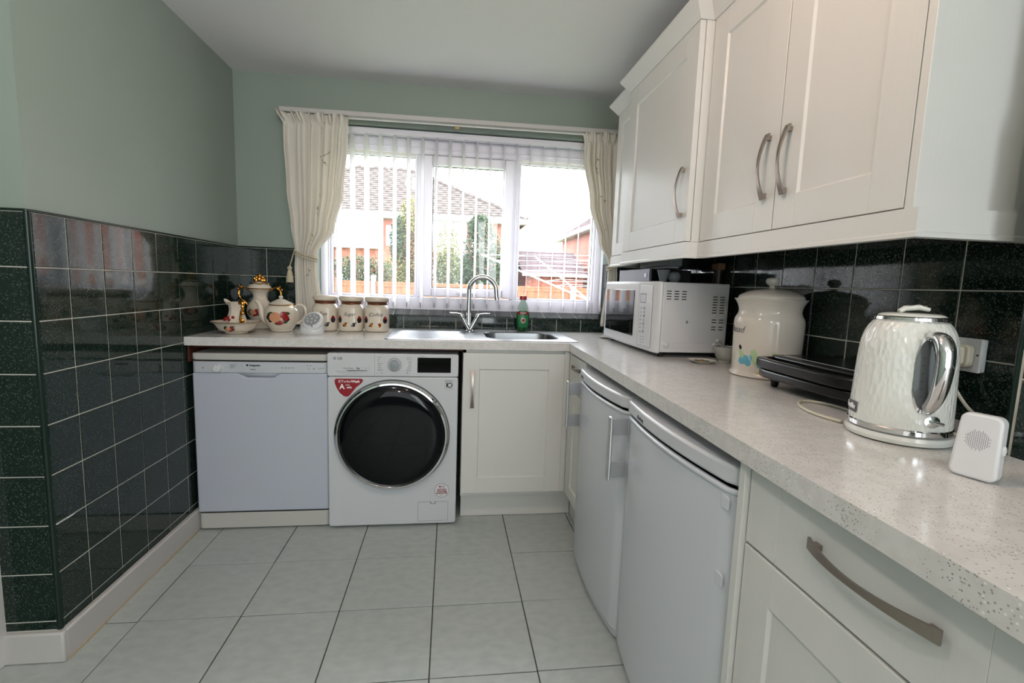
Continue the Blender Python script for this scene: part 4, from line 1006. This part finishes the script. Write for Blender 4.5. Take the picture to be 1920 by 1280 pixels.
# ---- flat grey tray and small dish in the corner
tr2 = thing('scale', (2.2, -.12, WT+.0005), 'flat grey kitchen scale in the corner behind the microwave', 'scale')
Box('platform', 'alu', tr2, 2.085, 2.29, -.30, -.03, WT+.008, WT+.017, bevel=.004)
for x in (2.11, 2.27):
    for y in (-.28, -.06): Box('foot', 'black', tr2, x-.01, x+.01, y-.01, y+.01, WT+.0006, WT+.010)
sd = thing('saucer', (2.02, -.335, WT+.0005), 'small white saucer left of the microwave corner', 'dish')
MB().lathe([(.022, 0), (.024, .002), (.048, .007), (.052, .009), (.046, .008), (.02, .004), (.001, .0035)], 32).build('plate', 'creamw', sd)
# ---- spoon rest dish and mortar
di = thing('spoon_rest', (2.118, -1.155, WT+.0005), 'small shallow dish painted green and orange in front of the microwave', 'dish')
dp_ = [(.024, 0), (.026, .003), (.043, .009), (.047, .012), (.042, .0105), (.024, .005), (.001, .004)]
MB().lathe(dp_, 28, sq=4).build('dish_body', 'creamw', di)
mb = MB(); 
for k_ in range(6): a = k_*1.05; mb.blob((.020*cos(a), .020*sin(a), .0075), .012, .009, .002, n=8, m=4)
mb.build('leaf_print', 'fgreen', di)
mb = MB(); mb.blob((0, 0, .007), .010, .010, .003, n=8, m=4); mb.blob((-.008, .010, .0075), .006, .006, .003, n=8, m=4); mb.build('flower_print', 'forange', di)
mo = thing('mortar', (2.232, -1.135, WT+.0005), 'small pale grey mortar beside the bread crock', 'mortar')
MB().lathe(smoothp([(.026, 0), (.028, .003), (.027, .008), (.040, .020), (.046, .040), (.048, .056), (.0485, .060), (.0455, .060), (.043, .045), (.034, .022), (.001, .014)], 3), 36).build('bowl', M['greyw'] if 'greyw' in M else mat('pale_grey_ceramic', '#a3a49f', .35), mo)
pe = thing('pestle', (2.232, -1.135, WT+.018), 'small pale grey pestle leaning in the mortar', 'pestle')
MB().tube(smoothp([(.012, -.002, .009), (0, -.004, .020), (-.030, -.012, .048), (-.052, -.018, .066), (-.058, -.020, .071)], 3), [.0088, .0095, .0098, .009, .0075, .0065, .006, .006, .0063, .0068, .0075, .0080, .0055], 12).build('pestle_body', bpy.data.materials.get('pale_grey_ceramic'), pe)
# ---- bread crock
bcx, bcy = 2.208, -1.398
bcr = thing('bread_crock', (bcx, bcy, WT+.0005), 'large cream lidded crock lettered bread, painted with ducks, by the microwave', 'jar')
bpr = smoothp([(.100, 0), (.109, .002), (.1085, .008), (.103, .018), (.1025, .040), (.104, .10), (.1055, .165), (.1035, .188), (.0965, .202), (.0935, .213), (.0965, .229), (.104, .245), (.1085, .251), (.109, .254)], 4)
MB().lathe(bpr+[(.098, .254)], 64).build('crock_body', 'creamw', bcr)
MB().lathe(smoothp([(.099, .2545), (.0985, .259), (.090, .268), (.060, .281), (.025, .287), (.010, .289)], 4), 48).build('lid', 'creamw', bcr)
MB().lathe(smoothp([(.0085, .288), (.0085, .296), (.017, .303), (.0205, .312), (.016, .321), (.001, .324)], 4), 28).build('lid_knob', 'creamw', bcr)
ac = az_to_cam(bcx, bcy)
rfb = prof_r(bpr)
T0 = cyl_fn(0, 0, rfb, ac-1.08, .152)
text('lettering', 'Bread', .033, 'ink', bcr, None, world=False, fn=T0, shear=.35, bold=-.0006)
for da, items in ((-.66, [('fblue', 0, 0, .017, .012), ('fblue', .012, -.006, .010, .010), ('flime', -.008, .014, .008, .014), ('fdark', -.012, .030, .005, .007), ('fblue', .020, .006, .004, .010)]), (-.20, [('flime', 0, 0, .014, .018), ('flime', -.010, .018, .008, .012), ('fblue', .010, -.008, .014, .008), ('fblue', .024, -.014, .012, .004), ('fyellow', .004, -.030, .009, .005)]), (.35, [('fblue', 0, 0, .017, .012), ('flime', -.006, .014, .008, .014)])):
    for m_, dx, dz, w_, h_ in items:
        mb = MB(); disc_on(mb, 0, 0, rfb, ac+da+1.35*dx/.104, .056+1.3*dz, 1.25*w_, 1.2*h_, .0008, ang=.5); mb.build('duck_print', m_, bcr)
# ---- sandwich toaster
sg = thing('sandwich_toaster', (2.18, -1.72, WT), 'low black sandwich toaster between the crock and the kettle', 'toaster')
def slab(nm, pts, z0, z1, m_='black', b=.008): return MB().prism(pts, z0, z1).build(nm, m_, sg, world=True, bevel=b, seg=3)
gx0, gx1, gy0, gy1 = 2.075, 2.312, -1.915, -1.540
slab('lower_shell', [(gx0+.020, gy1-.010), (gx0-.002, gy1-.022), (gx0-.012, gy1-.06), (gx0-.012, gy0+.06), (gx0-.002, gy0+.022), (gx0+.020, gy0+.010), (gx1, gy0+.004), (gx1, gy1-.004)], .942, .969)
slab('upper_shell', [(gx0+.048, gy1-.003), (gx0+.044, gy1-.03), (gx0+.044, gy0+.03), (gx0+.048, gy0+.003), (gx1, gy0), (gx1, gy1)], .971, 1.004, b=.007)
slab('grip', [(gx0+.060, gy1-.003), (gx0+.020, gy1), (gx0-.006, gy1-.012), (gx0-.018, gy1-.045), (gx0-.021, gy1-.10), (gx0-.021, gy0+.10), (gx0-.018, gy0+.045), (gx0-.006, gy0+.012), (gx0+.020, gy0), (gx0+.060, gy0+.003), (gx0+.060, gy0+.024), (gx0+.022, gy0+.024), (gx0+.006, gy0+.05), (gx0+.002, gy0+.10), (gx0+.002, gy1-.10), (gx0+.006, gy1-.05), (gx0+.022, gy1-.024), (gx0+.060, gy1-.024)], .970, .999, b=.006)
slab('grip_web', [(gx0+.050, gy1-.01), (gx0, gy1-.03), (gx0, gy0+.03), (gx0+.050, gy0+.01)], .968, .978, 'gap', b=.001)
Box('top_panel', 'blackgloss', sg, gx0+.075, gx1-.02, gy0+.03, gy1-.03, 1.000, 1.0035, bevel=.002)
MB().tube([(gx0+.072, gy1-.03, 1.003), (gx0+.072, gy0+.03, 1.003)], .0022, 6).build('trim_line', 'alu', sg, world=True)
for i, (x, y) in enumerate(((2.112, -1.585), (2.112, -1.865), (2.29, -1.585), (2.29, -1.865))): MB().lathe([(.008, .0003), (.010, .004), (.015, .033)], 16, Matrix.Translation((x, y, WT))).build('foot', 'black', sg, world=True)
# ---- kettle
kx, ky = 2.043, -2.047
ke = thing('kettle', (kx, ky, WT+.0005), 'cream quilted electric kettle with a chrome handle on the right worktop', 'kettle')
MB().lathe([(.074, 0), (.0845, .003), (.0865, .010), (.0845, .0165), (.080, .018)], 56).build('power_base', 'kettles', ke)
for k_ in range(4): MB().lathe([(.006, -.0004), (.007, .002)], 8, Matrix.Translation((.06*cos(k_*1.57+.8), .06*sin(k_*1.57+.8), 0))).build('base_foot', 'greyp', ke)
MB().lathe([(.0805, .0185), (.0835, .021), (.0835, .029), (.0815, .031)], 56).build('chrome_band', 'chrome', ke)
kp = smoothp([(.0815, .0312), (.0812, .06), (.0795, .11), (.0775, .16), (.0745, .190), (.068, .212), (.060, .225), (.0565, .228)], 4)
MB().lathe(kp, 64, capt=False, capb=False).build('kettle_body', 'kettle', ke)
MB().lathe([(.0565, .2275), (.0585, .2305), (.0575, .236), (.0545, .238), (.052, .236)], 48, capt=False, capb=False).build('rim', 'chrome', ke)
MB().lathe(smoothp([(.053, .234), (.052, .239), (.040, .243), (.001, .244)], 3), 40).build('lid', 'kettles', ke)
ak = az_to_cam(kx, ky)
A = ak+math.radians(27)         # azimuth of the handle, to the right of the line of sight
Tk = Matrix.Rotation(A, 4, 'Z')
MB().tube([(-.020, 0, .246), (-.012, 0, .252), (.010, 0, .255), (.026, 0, .251)], [.008, .010, .010, .007], 12, Tk @ Matrix.Rotation(1.4, 4, 'Z'), flat=.55).build('lid_knob', 'kettles', ke)
MB().box(-.010, .022, -.006, .006, .255, .259, Tk @ Matrix.Rotation(1.4, 4, 'Z')).build('lid_button', 'chrome', ke, bevel=.002)
rk = prof_r(kp)
def on_k(da, z_, o=0):
    r = rk(z_)+o; a = A+da; return (r*cos(a), r*sin(a), z_)
# gauge window: tall D
def gauge(s, o0):
    pts = []
    for i in range(28):
        t = 2*pi*i/28; da = .22*cos(t)*s-.10; z_ = .135+.070*s*sin(t); da = max(da, -.10-.20*s); pts.append(on_k(da, z_, o0))
    return pts
gp = gauge(1.0, .0010); gi = gauge(.90, .0022)
mb = MB(); n_ = len(gp); mb.add(gp+gi, [(i, (i+1) % n_, n_+(i+1) % n_, n_+i) for i in range(n_)]); mb.build('gauge_surround', 'chrome', ke)
mb = MB(); mb.grid(lambda u, v: on_k(-.10+.19*v*cos(2*pi*u), .135+.063*v*sin(2*pi*u), .0020), 28, 4); mb.build('water_gauge', 'gaugegrey', ke)
for i in range(6): mb = MB(); mb.grid(lambda u, v, i=i: on_k(-.16+.04*u, .095+i*.014+.0012*v, .0024), 3, 1); mb.build('gauge_mark', 'inkb', ke)
hpth = smoothp([(.060, 0, .200), (.078, 0, .206), (.100, 0, .204), (.114, 0, .190), (.119, 0, .165), (.117, 0, .130), (.109, 0, .100), (.097, 0, .080), (.084, 0, .068), (.076, 0, .066)], 4)
MB().tube(hpth, [.0100+.0032*sin(pi*min(1,i/26)) - (.0045*max(0,(i-26)/10)) for i in range(37)], 16, Tk, flat=.72).build('handle', 'chrome', ke)
MB().tube([(p[0]-.006, p[1], p[2]) for p in hpth[8:30]], .0105, 12, Tk).build('handle_inner', 'greyp', ke)
mb = MB(); mb.grid(lambda u, v: on_k(.16+.17*cos(2*pi*u)*v, .050+.011*sin(2*pi*u)*v, .0012+.002*(1-v)), 24, 4); mb.build('switch_plate', 'chrome', ke)
pq = on_k(.22, .049, .008); MB().tube([on_k(.10, .052, .006), on_k(.30, .048, .009)], .0042, 10, flat=.8).build('switch', 'chrome', ke)
bf = cyl_fn(0, 0, rk, ak-math.radians(72), .054)
mb = MB(); mb.grid(lambda u, v: bf(-.027+.054*u, -.011+.022*v, -.0002), 14, 2); bdg = mb.build('badge', 'ink', ke)
text('lettering', 'Breville', .0145, 'inkw', bdg, None, world=False, fn=lambda x, y, z: bf(x, y, z+.0004), bold=.0003)
# kettle lead
kc = thing('kettle_lead', (2.1, -1.9, WT), 'cream flex looped on the worktop between the toaster and the kettle', 'cable')
zc = WT+.0042
pth = smoothp([(2.075, -1.952, zc), (2.098, -1.90, zc), (2.100, -1.83, zc), (2.078, -1.785, zc), (2.045, -1.780, zc), (2.012, -1.815, zc), (1.992, -1.865, zc), (1.988, -1.915, zc), (1.998, -1.962, zc)], 6)
MB().tube(pth, .0034, 8).build('flex', 'cablew', kc, world=True)
# socket, plug and its flex
so = thing('wall_socket', (2.31, -1.93, 1.065), 'white single switched socket on a raised box behind the kettle', 'socket')
Box('back_box', 'plasticw', so, 2.305, 2.3195, -1.975, -1.891, 1.028, 1.101, bevel=.004)
Box('face_plate', 'plasticw', so, 2.301, 2.307, -1.976, -1.890, 1.027, 1.102, bevel=.003)
Box('switch', 'plasticw', so, 2.2985, 2.302, -1.916, -1.904, 1.078, 1.095, bevel=.002)
Box('plate_screw', 'brown', so, 2.3000, 2.3015, -1.9715, -1.9675, 1.064, 1.068, bevel=.0005)
pl = thing('plug', (2.28, -1.94, 1.063), 'cream three-pin plug in the wall socket with its flex hanging down', 'plug')
MB().prism(rrect(-.024, .024, -.026, .024, .012), 0, .016, Matrix.Translation((2.3005, -1.940, 1.064)) @ RX @ Matrix.Rotation(pi/2, 4, 'X')).build('plug_base', 'cablew', pl, world=True, bevel=.003)
MB().prism(rrect(-.018, .018, -.022, .020, .009), .015, .036, Matrix.Translation((2.3005, -1.940, 1.064)) @ RX @ Matrix.Rotation(pi/2, 4, 'X')).build('plug_top', 'cablew', pl, world=True, bevel=.005)
mb = MB()
for i in range(6): mb.lathe([(.0062, 0), (.0068, .002), (.0062, .004)], 12, Matrix.Translation((2.284, -1.940, 1.034-i*.0048)))
mb.build('strain_relief', 'cablew', pl, world=True)
MB().tube(smoothp([(2.284, -1.940, 1.040), (2.284, -1.940, 1.005), (2.286, -1.955, .975), (2.290, -1.982, .945), (2.296, -2.020, .926), (2.278, -2.070, zc-.0006), (2.22, -2.085, zc-.0006), (2.17, -2.050, zc-.0006), (2.155, -2.02, zc-.0006)], 5), .0034, 8).build('flex', 'cablew', pl, world=True)
# ---- door chime receiver
dc_ = thing('door_chime', (1.972, -2.252, WT+.0005), 'white upright wireless door chime standing at the front of the kettle', 'chime', rz=az_to_cam(1.972, -2.252)+pi/2-.32)
P_ = rrect(-.0265, .0265, 0, .099, .011)
mb = MB(); n_ = len(P_)
def tap(x, z): k_ = 1+.16*(1-z/.097)-.04; return x*k_
v = []
for o_, dy in ((0, -.014), (0, .010)):
    for x, z_ in P_: v.append((tap(x, z_)*(1 if dy < 0 else .96), dy+.012*(1-z_/.097)*(-1)+.006, z_*(1 if dy < 0 else .98)+.0008))
mb.add(v, [tuple(range(n_))[::-1], tuple(range(n_, 2*n_))]+[(i, (i+1) % n_, n_+(i+1) % n_, n_+i) for i in range(n_)])
mb.build('chime_case', 'plasticw', dc_, bevel=.0045, seg=4)
mb = MB()
for i in range(-7, 8):
    for j in range(-7, 8):
        if i*i+j*j <= 46 and not (i*i+j*j > 30 and (i+j) % 2):
            x = i*.0024; z_ = .060+j*.0024; y = -.014-.012*(1-z_/.097)+.006-.0002
            mb.add([(x-.0006, y, z_-.0006), (x+.0006, y, z_-.0006), (x+.0006, y-.0, z_+.0006), (x-.0006, y, z_+.0006)], [(0, 1, 2, 3)])
mb.build('speaker_grille', 'ink', dc_, kind='stuff')
MB().blob((.0272, 0, .050), .003, .005, .008).build('side_button', 'plasticw', dc_)

# ================================================================== OUTSIDE
GZ = -.45
grd = Box('ground', 'grass', None, -30, 40, .36, 60, GZ-.2, GZ); grd['kind'] = 'structure'
yf = 9.0
fe = thing('garden_fence', (1.5, yf, GZ), 'orange timber board fence across the garden beyond the window', 'fence')
x = -3.0
fb = MB().box(-.062, .062, -.011, .011, 0, 1.56).build('board', 'fence', fe)
fb.location = (x-1.5, 0, 0)
k = 0
while x < 6.6:
    x += .128; k += 1
    c_ = fb.copy(); COL.objects.link(c_); c_.parent = fe; c_.location = (x-1.5, .010*(k % 2)-.005, random.uniform(-.004, .004))
Box('capping_rail', 'fence', fe, -3.1, 6.7, yf-.035, yf+.035, 1.125, 1.165, world=True)
Box('capping_rail', 'fence', fe, -3.1, 6.7, yf-.025, yf-.008, 1.045, 1.125, world=True)
for x in (-2.6, -.64, 1.9, 4.2, 6.2): Box('post', 'fencepost', fe, x-.05, x+.05, yf-.06, yf+.05, GZ, 1.31 if x == -.64 else 1.19, world=True)
# roofs with real courses
def slope(mb, A, B, C, D, n, ov=.035):
    """courses on the quad A-B (eaves) C-D (ridge side, D above A)"""
    A, B, C, D = map(Vector, (A, B, C, D))
    nn = (B-A).cross(D-A).normalized()
    for i in range(n):
        t0, t1 = i/n, (i+1)/n
        a = A+(D-A)*t0; b = B+(C-B)*t0; c_ = B+(C-B)*t1; d = A+(D-A)*t1
        mb.add([tuple(a+nn*ov), tuple(b+nn*ov), tuple(c_), tuple(d), tuple(a), tuple(b)], [(0, 1, 2, 3), (4, 5, 1, 0)])
def tiled_roof_mat(name, c1, c2, sc):
    m = bpy.data.materials.new(name); m.use_nodes = True; nt = m.node_tree; b = nt.nodes['Principled BSDF']; b.inputs['Roughness'].default_value = .85
    g = nt.nodes.new('ShaderNodeNewGeometry'); mp = nt.nodes.new('ShaderNodeMapping'); mp.inputs['Scale'].default_value = sc
    br = nt.nodes.new('ShaderNodeTexChecker'); br.inputs['Scale'].default_value = 1
    n = nt.nodes.new('ShaderNodeTexNoise'); n.inputs['Scale'].default_value = 3
    mx = nt.nodes.new('ShaderNodeMix'); mx.data_type = 'RGBA'; mx.inputs[6].default_value = lin(c1); mx.inputs[7].default_value = lin(c2)
    ad = nt.nodes.new('ShaderNodeMath'); ad.operation = 'MULTIPLY_ADD'; ad.inputs[1].default_value = .6
    nt.links.new(g.outputs['Position'], mp.inputs[0]); nt.links.new(mp.outputs[0], br.inputs[0]); nt.links.new(mp.outputs[0], n.inputs['Vector'])
    nt.links.new(br.outputs['Fac'], ad.inputs[0]); nt.links.new(n.outputs['Fac'], ad.inputs[2]); nt.links.new(ad.outputs[0], mx.inputs[0]); nt.links.new(mx.outputs[2], b.inputs['Base Color']); return m
M['roofA'] = tiled_roof_mat('brown_roof_tiles', '#2a2423', '#5b5350', (4.4, .001, 4.6))
M['roofB'] = tiled_roof_mat('violet_roof_tiles', '#4c3e43', '#5f5054', (.001, 3.4, 3.6))
h1 = thing('house', (0, 24, GZ), 'brick house with a hipped brown tiled roof seen through the left of the window', 'house')
ye, zr_ = 21.5, 7.4
mb = MB(); slope(mb, (-8.4, ye, 4.42), (4.95, ye, 4.42), (-1.0, 26, zr_), (-4.25, 26, zr_), 20)
slope(mb, (4.95, ye, 4.42), (4.95, 30.5, 4.42), (-1.0, 26, zr_), (-1.0, 26, zr_), 20); slope(mb, (-8.4, 30.5, 4.42), (-8.4, ye, 4.42), (-4.25, 26, zr_), (-4.25, 26, zr_), 20)
slope(mb, (4.95, 30.5, 4.42), (-8.4, 30.5, 4.42), (-4.25, 26, zr_), (-1.0, 26, zr_), 20)
mb.build('roof', 'roofA', h1, world=True, recalc=False)
rt = MB().tube([(-4.25, 26, zr_+.04), (-1.0, 26, zr_+.04)], .13, 8)
for a_, b_ in (((-8.4, ye, 4.46), (-4.25, 26, zr_+.04)), ((4.95, ye, 4.46), (-1.0, 26, zr_+.04)), ((4.95, 30.5, 4.46), (-1.0, 26, zr_+.04)), ((-8.4, 30.5, 4.46), (-4.25, 26, zr_+.04))): rt.tube([a_, b_], .12, 8)
rt.build('ridge_tiles', 'roofA', h1, world=True)
Box('walls', 'brick', h1, -8, 4.6, 22, 30, GZ, 4.3, world=True)
Box('fascia', 'housew', h1, -8.4, 4.95, ye-.03, ye+.06, 4.22, 4.46, world=True); Box('soffit', 'housew', h1, -8.4, 4.95, ye, 22, 4.20, 4.24, world=True)
Box('fascia', 'housew', h1, 4.90, 4.98, ye, 30.4, 4.22, 4.46, world=True)
Box('gutter', 'housew', h1, -8.4, 5.0, ye-.13, ye-.03, 4.30, 4.38, world=True)
Box('cladding', 'housew', h1, -8.0, -2.35, 21.6, 22, 2.72, 4.21, world=True); Box('cladding', 'housew', h1, -.05, 1.95, 21.75, 22, .9, 4.21, world=True)
for x0, x1, z0, z1 in ((-2.0, -.3, 2.9, 3.9), (2.2, 3.4, 2.7, 3.8), (-4.2, -2.6, .6, 1.8), (1.0, 2.6, .6, 1.9)):
    f_ = MB(); fr(f_, x0, x1, z0, z1, .12, 21.95, 22.02); f_ = f_.build('window_frame', 'housew', h1, world=True); Box('pane', 'glasso', f_, x0+.1, x1-.1, 21.98, 22.0, z0+.1, z1-.1)
MB().lathe([(.12, zr_-.1), (.12, zr_+.55), (.16, zr_+.56), (.16, zr_+.64), (.10, zr_+.70)], 10, Matrix.Translation((-2.35, 26.0, 0))).build('flue', 'greyp', h1, world=True)
h2 = thing('house', (13, 24, GZ), 'orange brick house with a white-framed window at the right of the view', 'house')
Box('walls', 'brick', h2, 9.2, 17, 17, 32, GZ, 4.5, world=True)
mb = MB(); slope(mb, (8.8, 32.4, 4.6), (8.8, 16.6, 4.6), (12.8, 20, 7.4), (12.8, 28.5, 7.4), 20); slope(mb, (17.4, 32.4, 4.6), (8.8, 32.4, 4.6), (12.8, 28.5, 7.4), (12.8, 28.5, 7.4), 20)
slope(mb, (8.8, 16.6, 4.6), (17.4, 16.6, 4.6), (12.8, 20, 7.4), (12.8, 20, 7.4), 20); slope(mb, (17.4, 16.6, 4.6), (17.4, 32.4, 4.6), (12.8, 28.5, 7.4), (12.8, 20, 7.4), 20)
mb.build('roof', 'roofB', h2, world=True, recalc=False)
Box('fascia', 'housew', h2, 8.72, 8.8, 16.6, 32.4, 4.40, 4.64, world=True); Box('soffit', 'housew', h2, 8.8, 9.2, 16.6, 32.4, 4.38, 4.42, world=True)
f_ = MB().box(9.12, 9.22, 23.0, 24.8, 2.2, 4.1).build('window_frame', 'housew', h2, world=True); Box('pane', 'glasso', f_, 9.09, 9.13, 23.4, 24.4, 2.5, 3.7)
h3 = thing('outbuilding', (8, 24, GZ), 'low garage with a violet-brown tiled roof between the two houses', 'garage')
Box('walls', 'brick', h3, 5.25, 8.5, 23.5, 29, GZ, 1.9, world=True)
mb = MB(); slope(mb, (5.02, 23.2, 1.85), (8.62, 23.2, 1.85), (8.62, 26.5, 3.25), (5.02, 26.5, 3.25), 12); slope(mb, (8.62, 29.4, 1.85), (5.02, 29.4, 1.85), (5.02, 26.5, 3.25), (8.62, 26.5, 3.25), 12); mb.build('roof', 'roofB', h3, world=True, recalc=False)
Box('fascia', 'housew', h3, 5.02, 8.62, 23.12, 23.2, 1.70, 1.88, world=True)
# trees and shrubs: leaves by the thousand
def leaves(nm, parent, m_, cs, n, sz, seed):
    r = random.Random(seed); v = []; f = []
    for i in range(n):
        cx, cy, cz, rx, ry, rz = r.choice(cs)
        while True:
            a, b, c_ = r.uniform(-1, 1), r.uniform(-1, 1), r.uniform(-1, 1)
            if a*a+b*b+c_*c_ < 1: break
        p = Vector((cx+a*rx, cy+b*ry, cz+c_*rz)); s = sz*r.uniform(.6, 1.3)
        d = Vector((r.gauss(0, 1), r.gauss(0, 1), r.gauss(0, 1))).normalized(); e = d.orthogonal().normalized()*.45
        k = len(v); v += [tuple(p-d*s), tuple(p+e*s), tuple(p+d*s), tuple(p-e*s)]; f.append((k, k+1, k+2, k+3))
    me = bpy.data.meshes.new(nm); me.from_pydata(v, [], f); me.transform(ROOTM[parent.name].inverted()); me.materials.append(M[m_])
    o = bpy.data.objects.new(nm, me); COL.objects.link(o); o.parent = parent; o['kind'] = 'stuff'; return o
def stems(parent, x, y, h, n, sp, seed, z0=GZ, r0=.03):
    r = random.Random(seed); mb = MB()
    for i in range(n):
        a = r.uniform(0, 6.28); dx, dy = sp*cos(a)*r.random(), sp*sin(a)*r.random()
        mb.tube([(x, y, z0), (x+dx*.4+r.uniform(-.05, .05), y+dy*.4, z0+h*.4), (x+dx+r.uniform(-.05, .05), y+dy, z0+h*r.uniform(.75, 1))], [r0, r0*.6, r0*.2], 5)
    mb.build('branches', 'bark', parent, world=True)
t1 = thing('tree', (.0, 11.4, GZ), 'thin yellow and rust coloured tree in the middle of the left pane', 'tree')
stems(t1, -.05, 11.4, 3.9, 14, .5, 1)
leaves('foliage', t1, 'leafy', [(.0, 11.4, 2.7, .30, .35, .95), (.1, 11.4, 1.7, .5, .35, .8), (-.3, 11.4, 1.4, .45, .35, .6)], 6500, .04, 1); leaves('foliage', t1, 'leafr', [(.1, 11.4, 2.1, .4, .35, 1.1), (.45, 11.4, 1.6, .45, .35, .8)], 4200, .04, 2); leaves('foliage', t1, 'leafg', [(-.25, 11.4, 2.3, .32, .35, .8)], 2600, .04, 3)
t2 = thing('shrub', (2.08, 11.3, GZ), 'dense green evergreen shrub behind the fence in the centre pane', 'shrub')
stems(t2, 2.05, 11.3, 2.7, 8, .5, 4)
leaves('foliage', t2, 'leafg', [(2.08, 11.3, 2.0, .60, .45, 1.0), (1.85, 11.3, 1.5, .55, .45, .6), (2.50, 11.3, 1.6, .42, .4, .7), (2.0, 11.3, 2.75, .36, .3, .40)], 16000, .045, 5); leaves('foliage', t2, 'leafr', [(2.15, 11.0, 2.0, .5, .3, .95)], 420, .034, 6)
t3 = thing('shrub', (1.1, 9.9, GZ), 'loose pale green shrub left of the evergreen in the centre pane', 'shrub')
stems(t3, 1.1, 9.9, 2.7, 18, .35, 7, r0=.016)
leaves('foliage', t3, 'leafy', [(1.1, 9.9, 1.8, .34, .3, 1.0)], 2300, .034, 8); leaves('foliage', t3, 'leafg', [(1.1, 9.9, 1.5, .36, .3, .6)], 1600, .034, 9)
t4 = thing('shrub', (-1.2, 9.9, GZ), 'bare leggy shrub at the left edge of the window view', 'shrub')
stems(t4, -1.0, 9.9, 2.6, 26, 1.0, 10, r0=.02)
leaves('foliage', t4, 'leafg', [(-1.1, 9.9, 1.4, .85, .3, .42)], 3200, .034, 11); leaves('foliage', t4, 'leafr', [(-1.1, 9.9, 1.35, .85, .3, .4)], 900, .03, 12)
# rotary airer
ra = thing('rotary_airer', (3.35, 4.6, GZ), 'white rotary clothes airer standing in the garden at the right of the window', 'clothes airer')
hub = Vector((3.35, 4.6, .98)); tips = [Vector((1.60, 4.1, 1.60)), Vector((2.72, 6.1, 1.72)), Vector((4.9, 5.3, 1.62)), Vector((3.9, 3.2, 1.62))]
MB().tube([(3.35, 4.6, GZ), (3.35, 4.6, 1.9)], .022, 12).build('pole', 'alu', ra, world=True)
for tpv in tips: MB().tube([tuple(hub), tuple(tpv)], .014, 10).build('arm', 'housew' if tpv is not tips[1] else 'greyp', ra, world=True)
for k in range(7):
    t = .34+.11*k; P = [tuple(hub+(q-hub)*t) for q in tips]
    MB().tube(P, .0035, 5, closed=True).build('line', 'housew', ra, world=True)
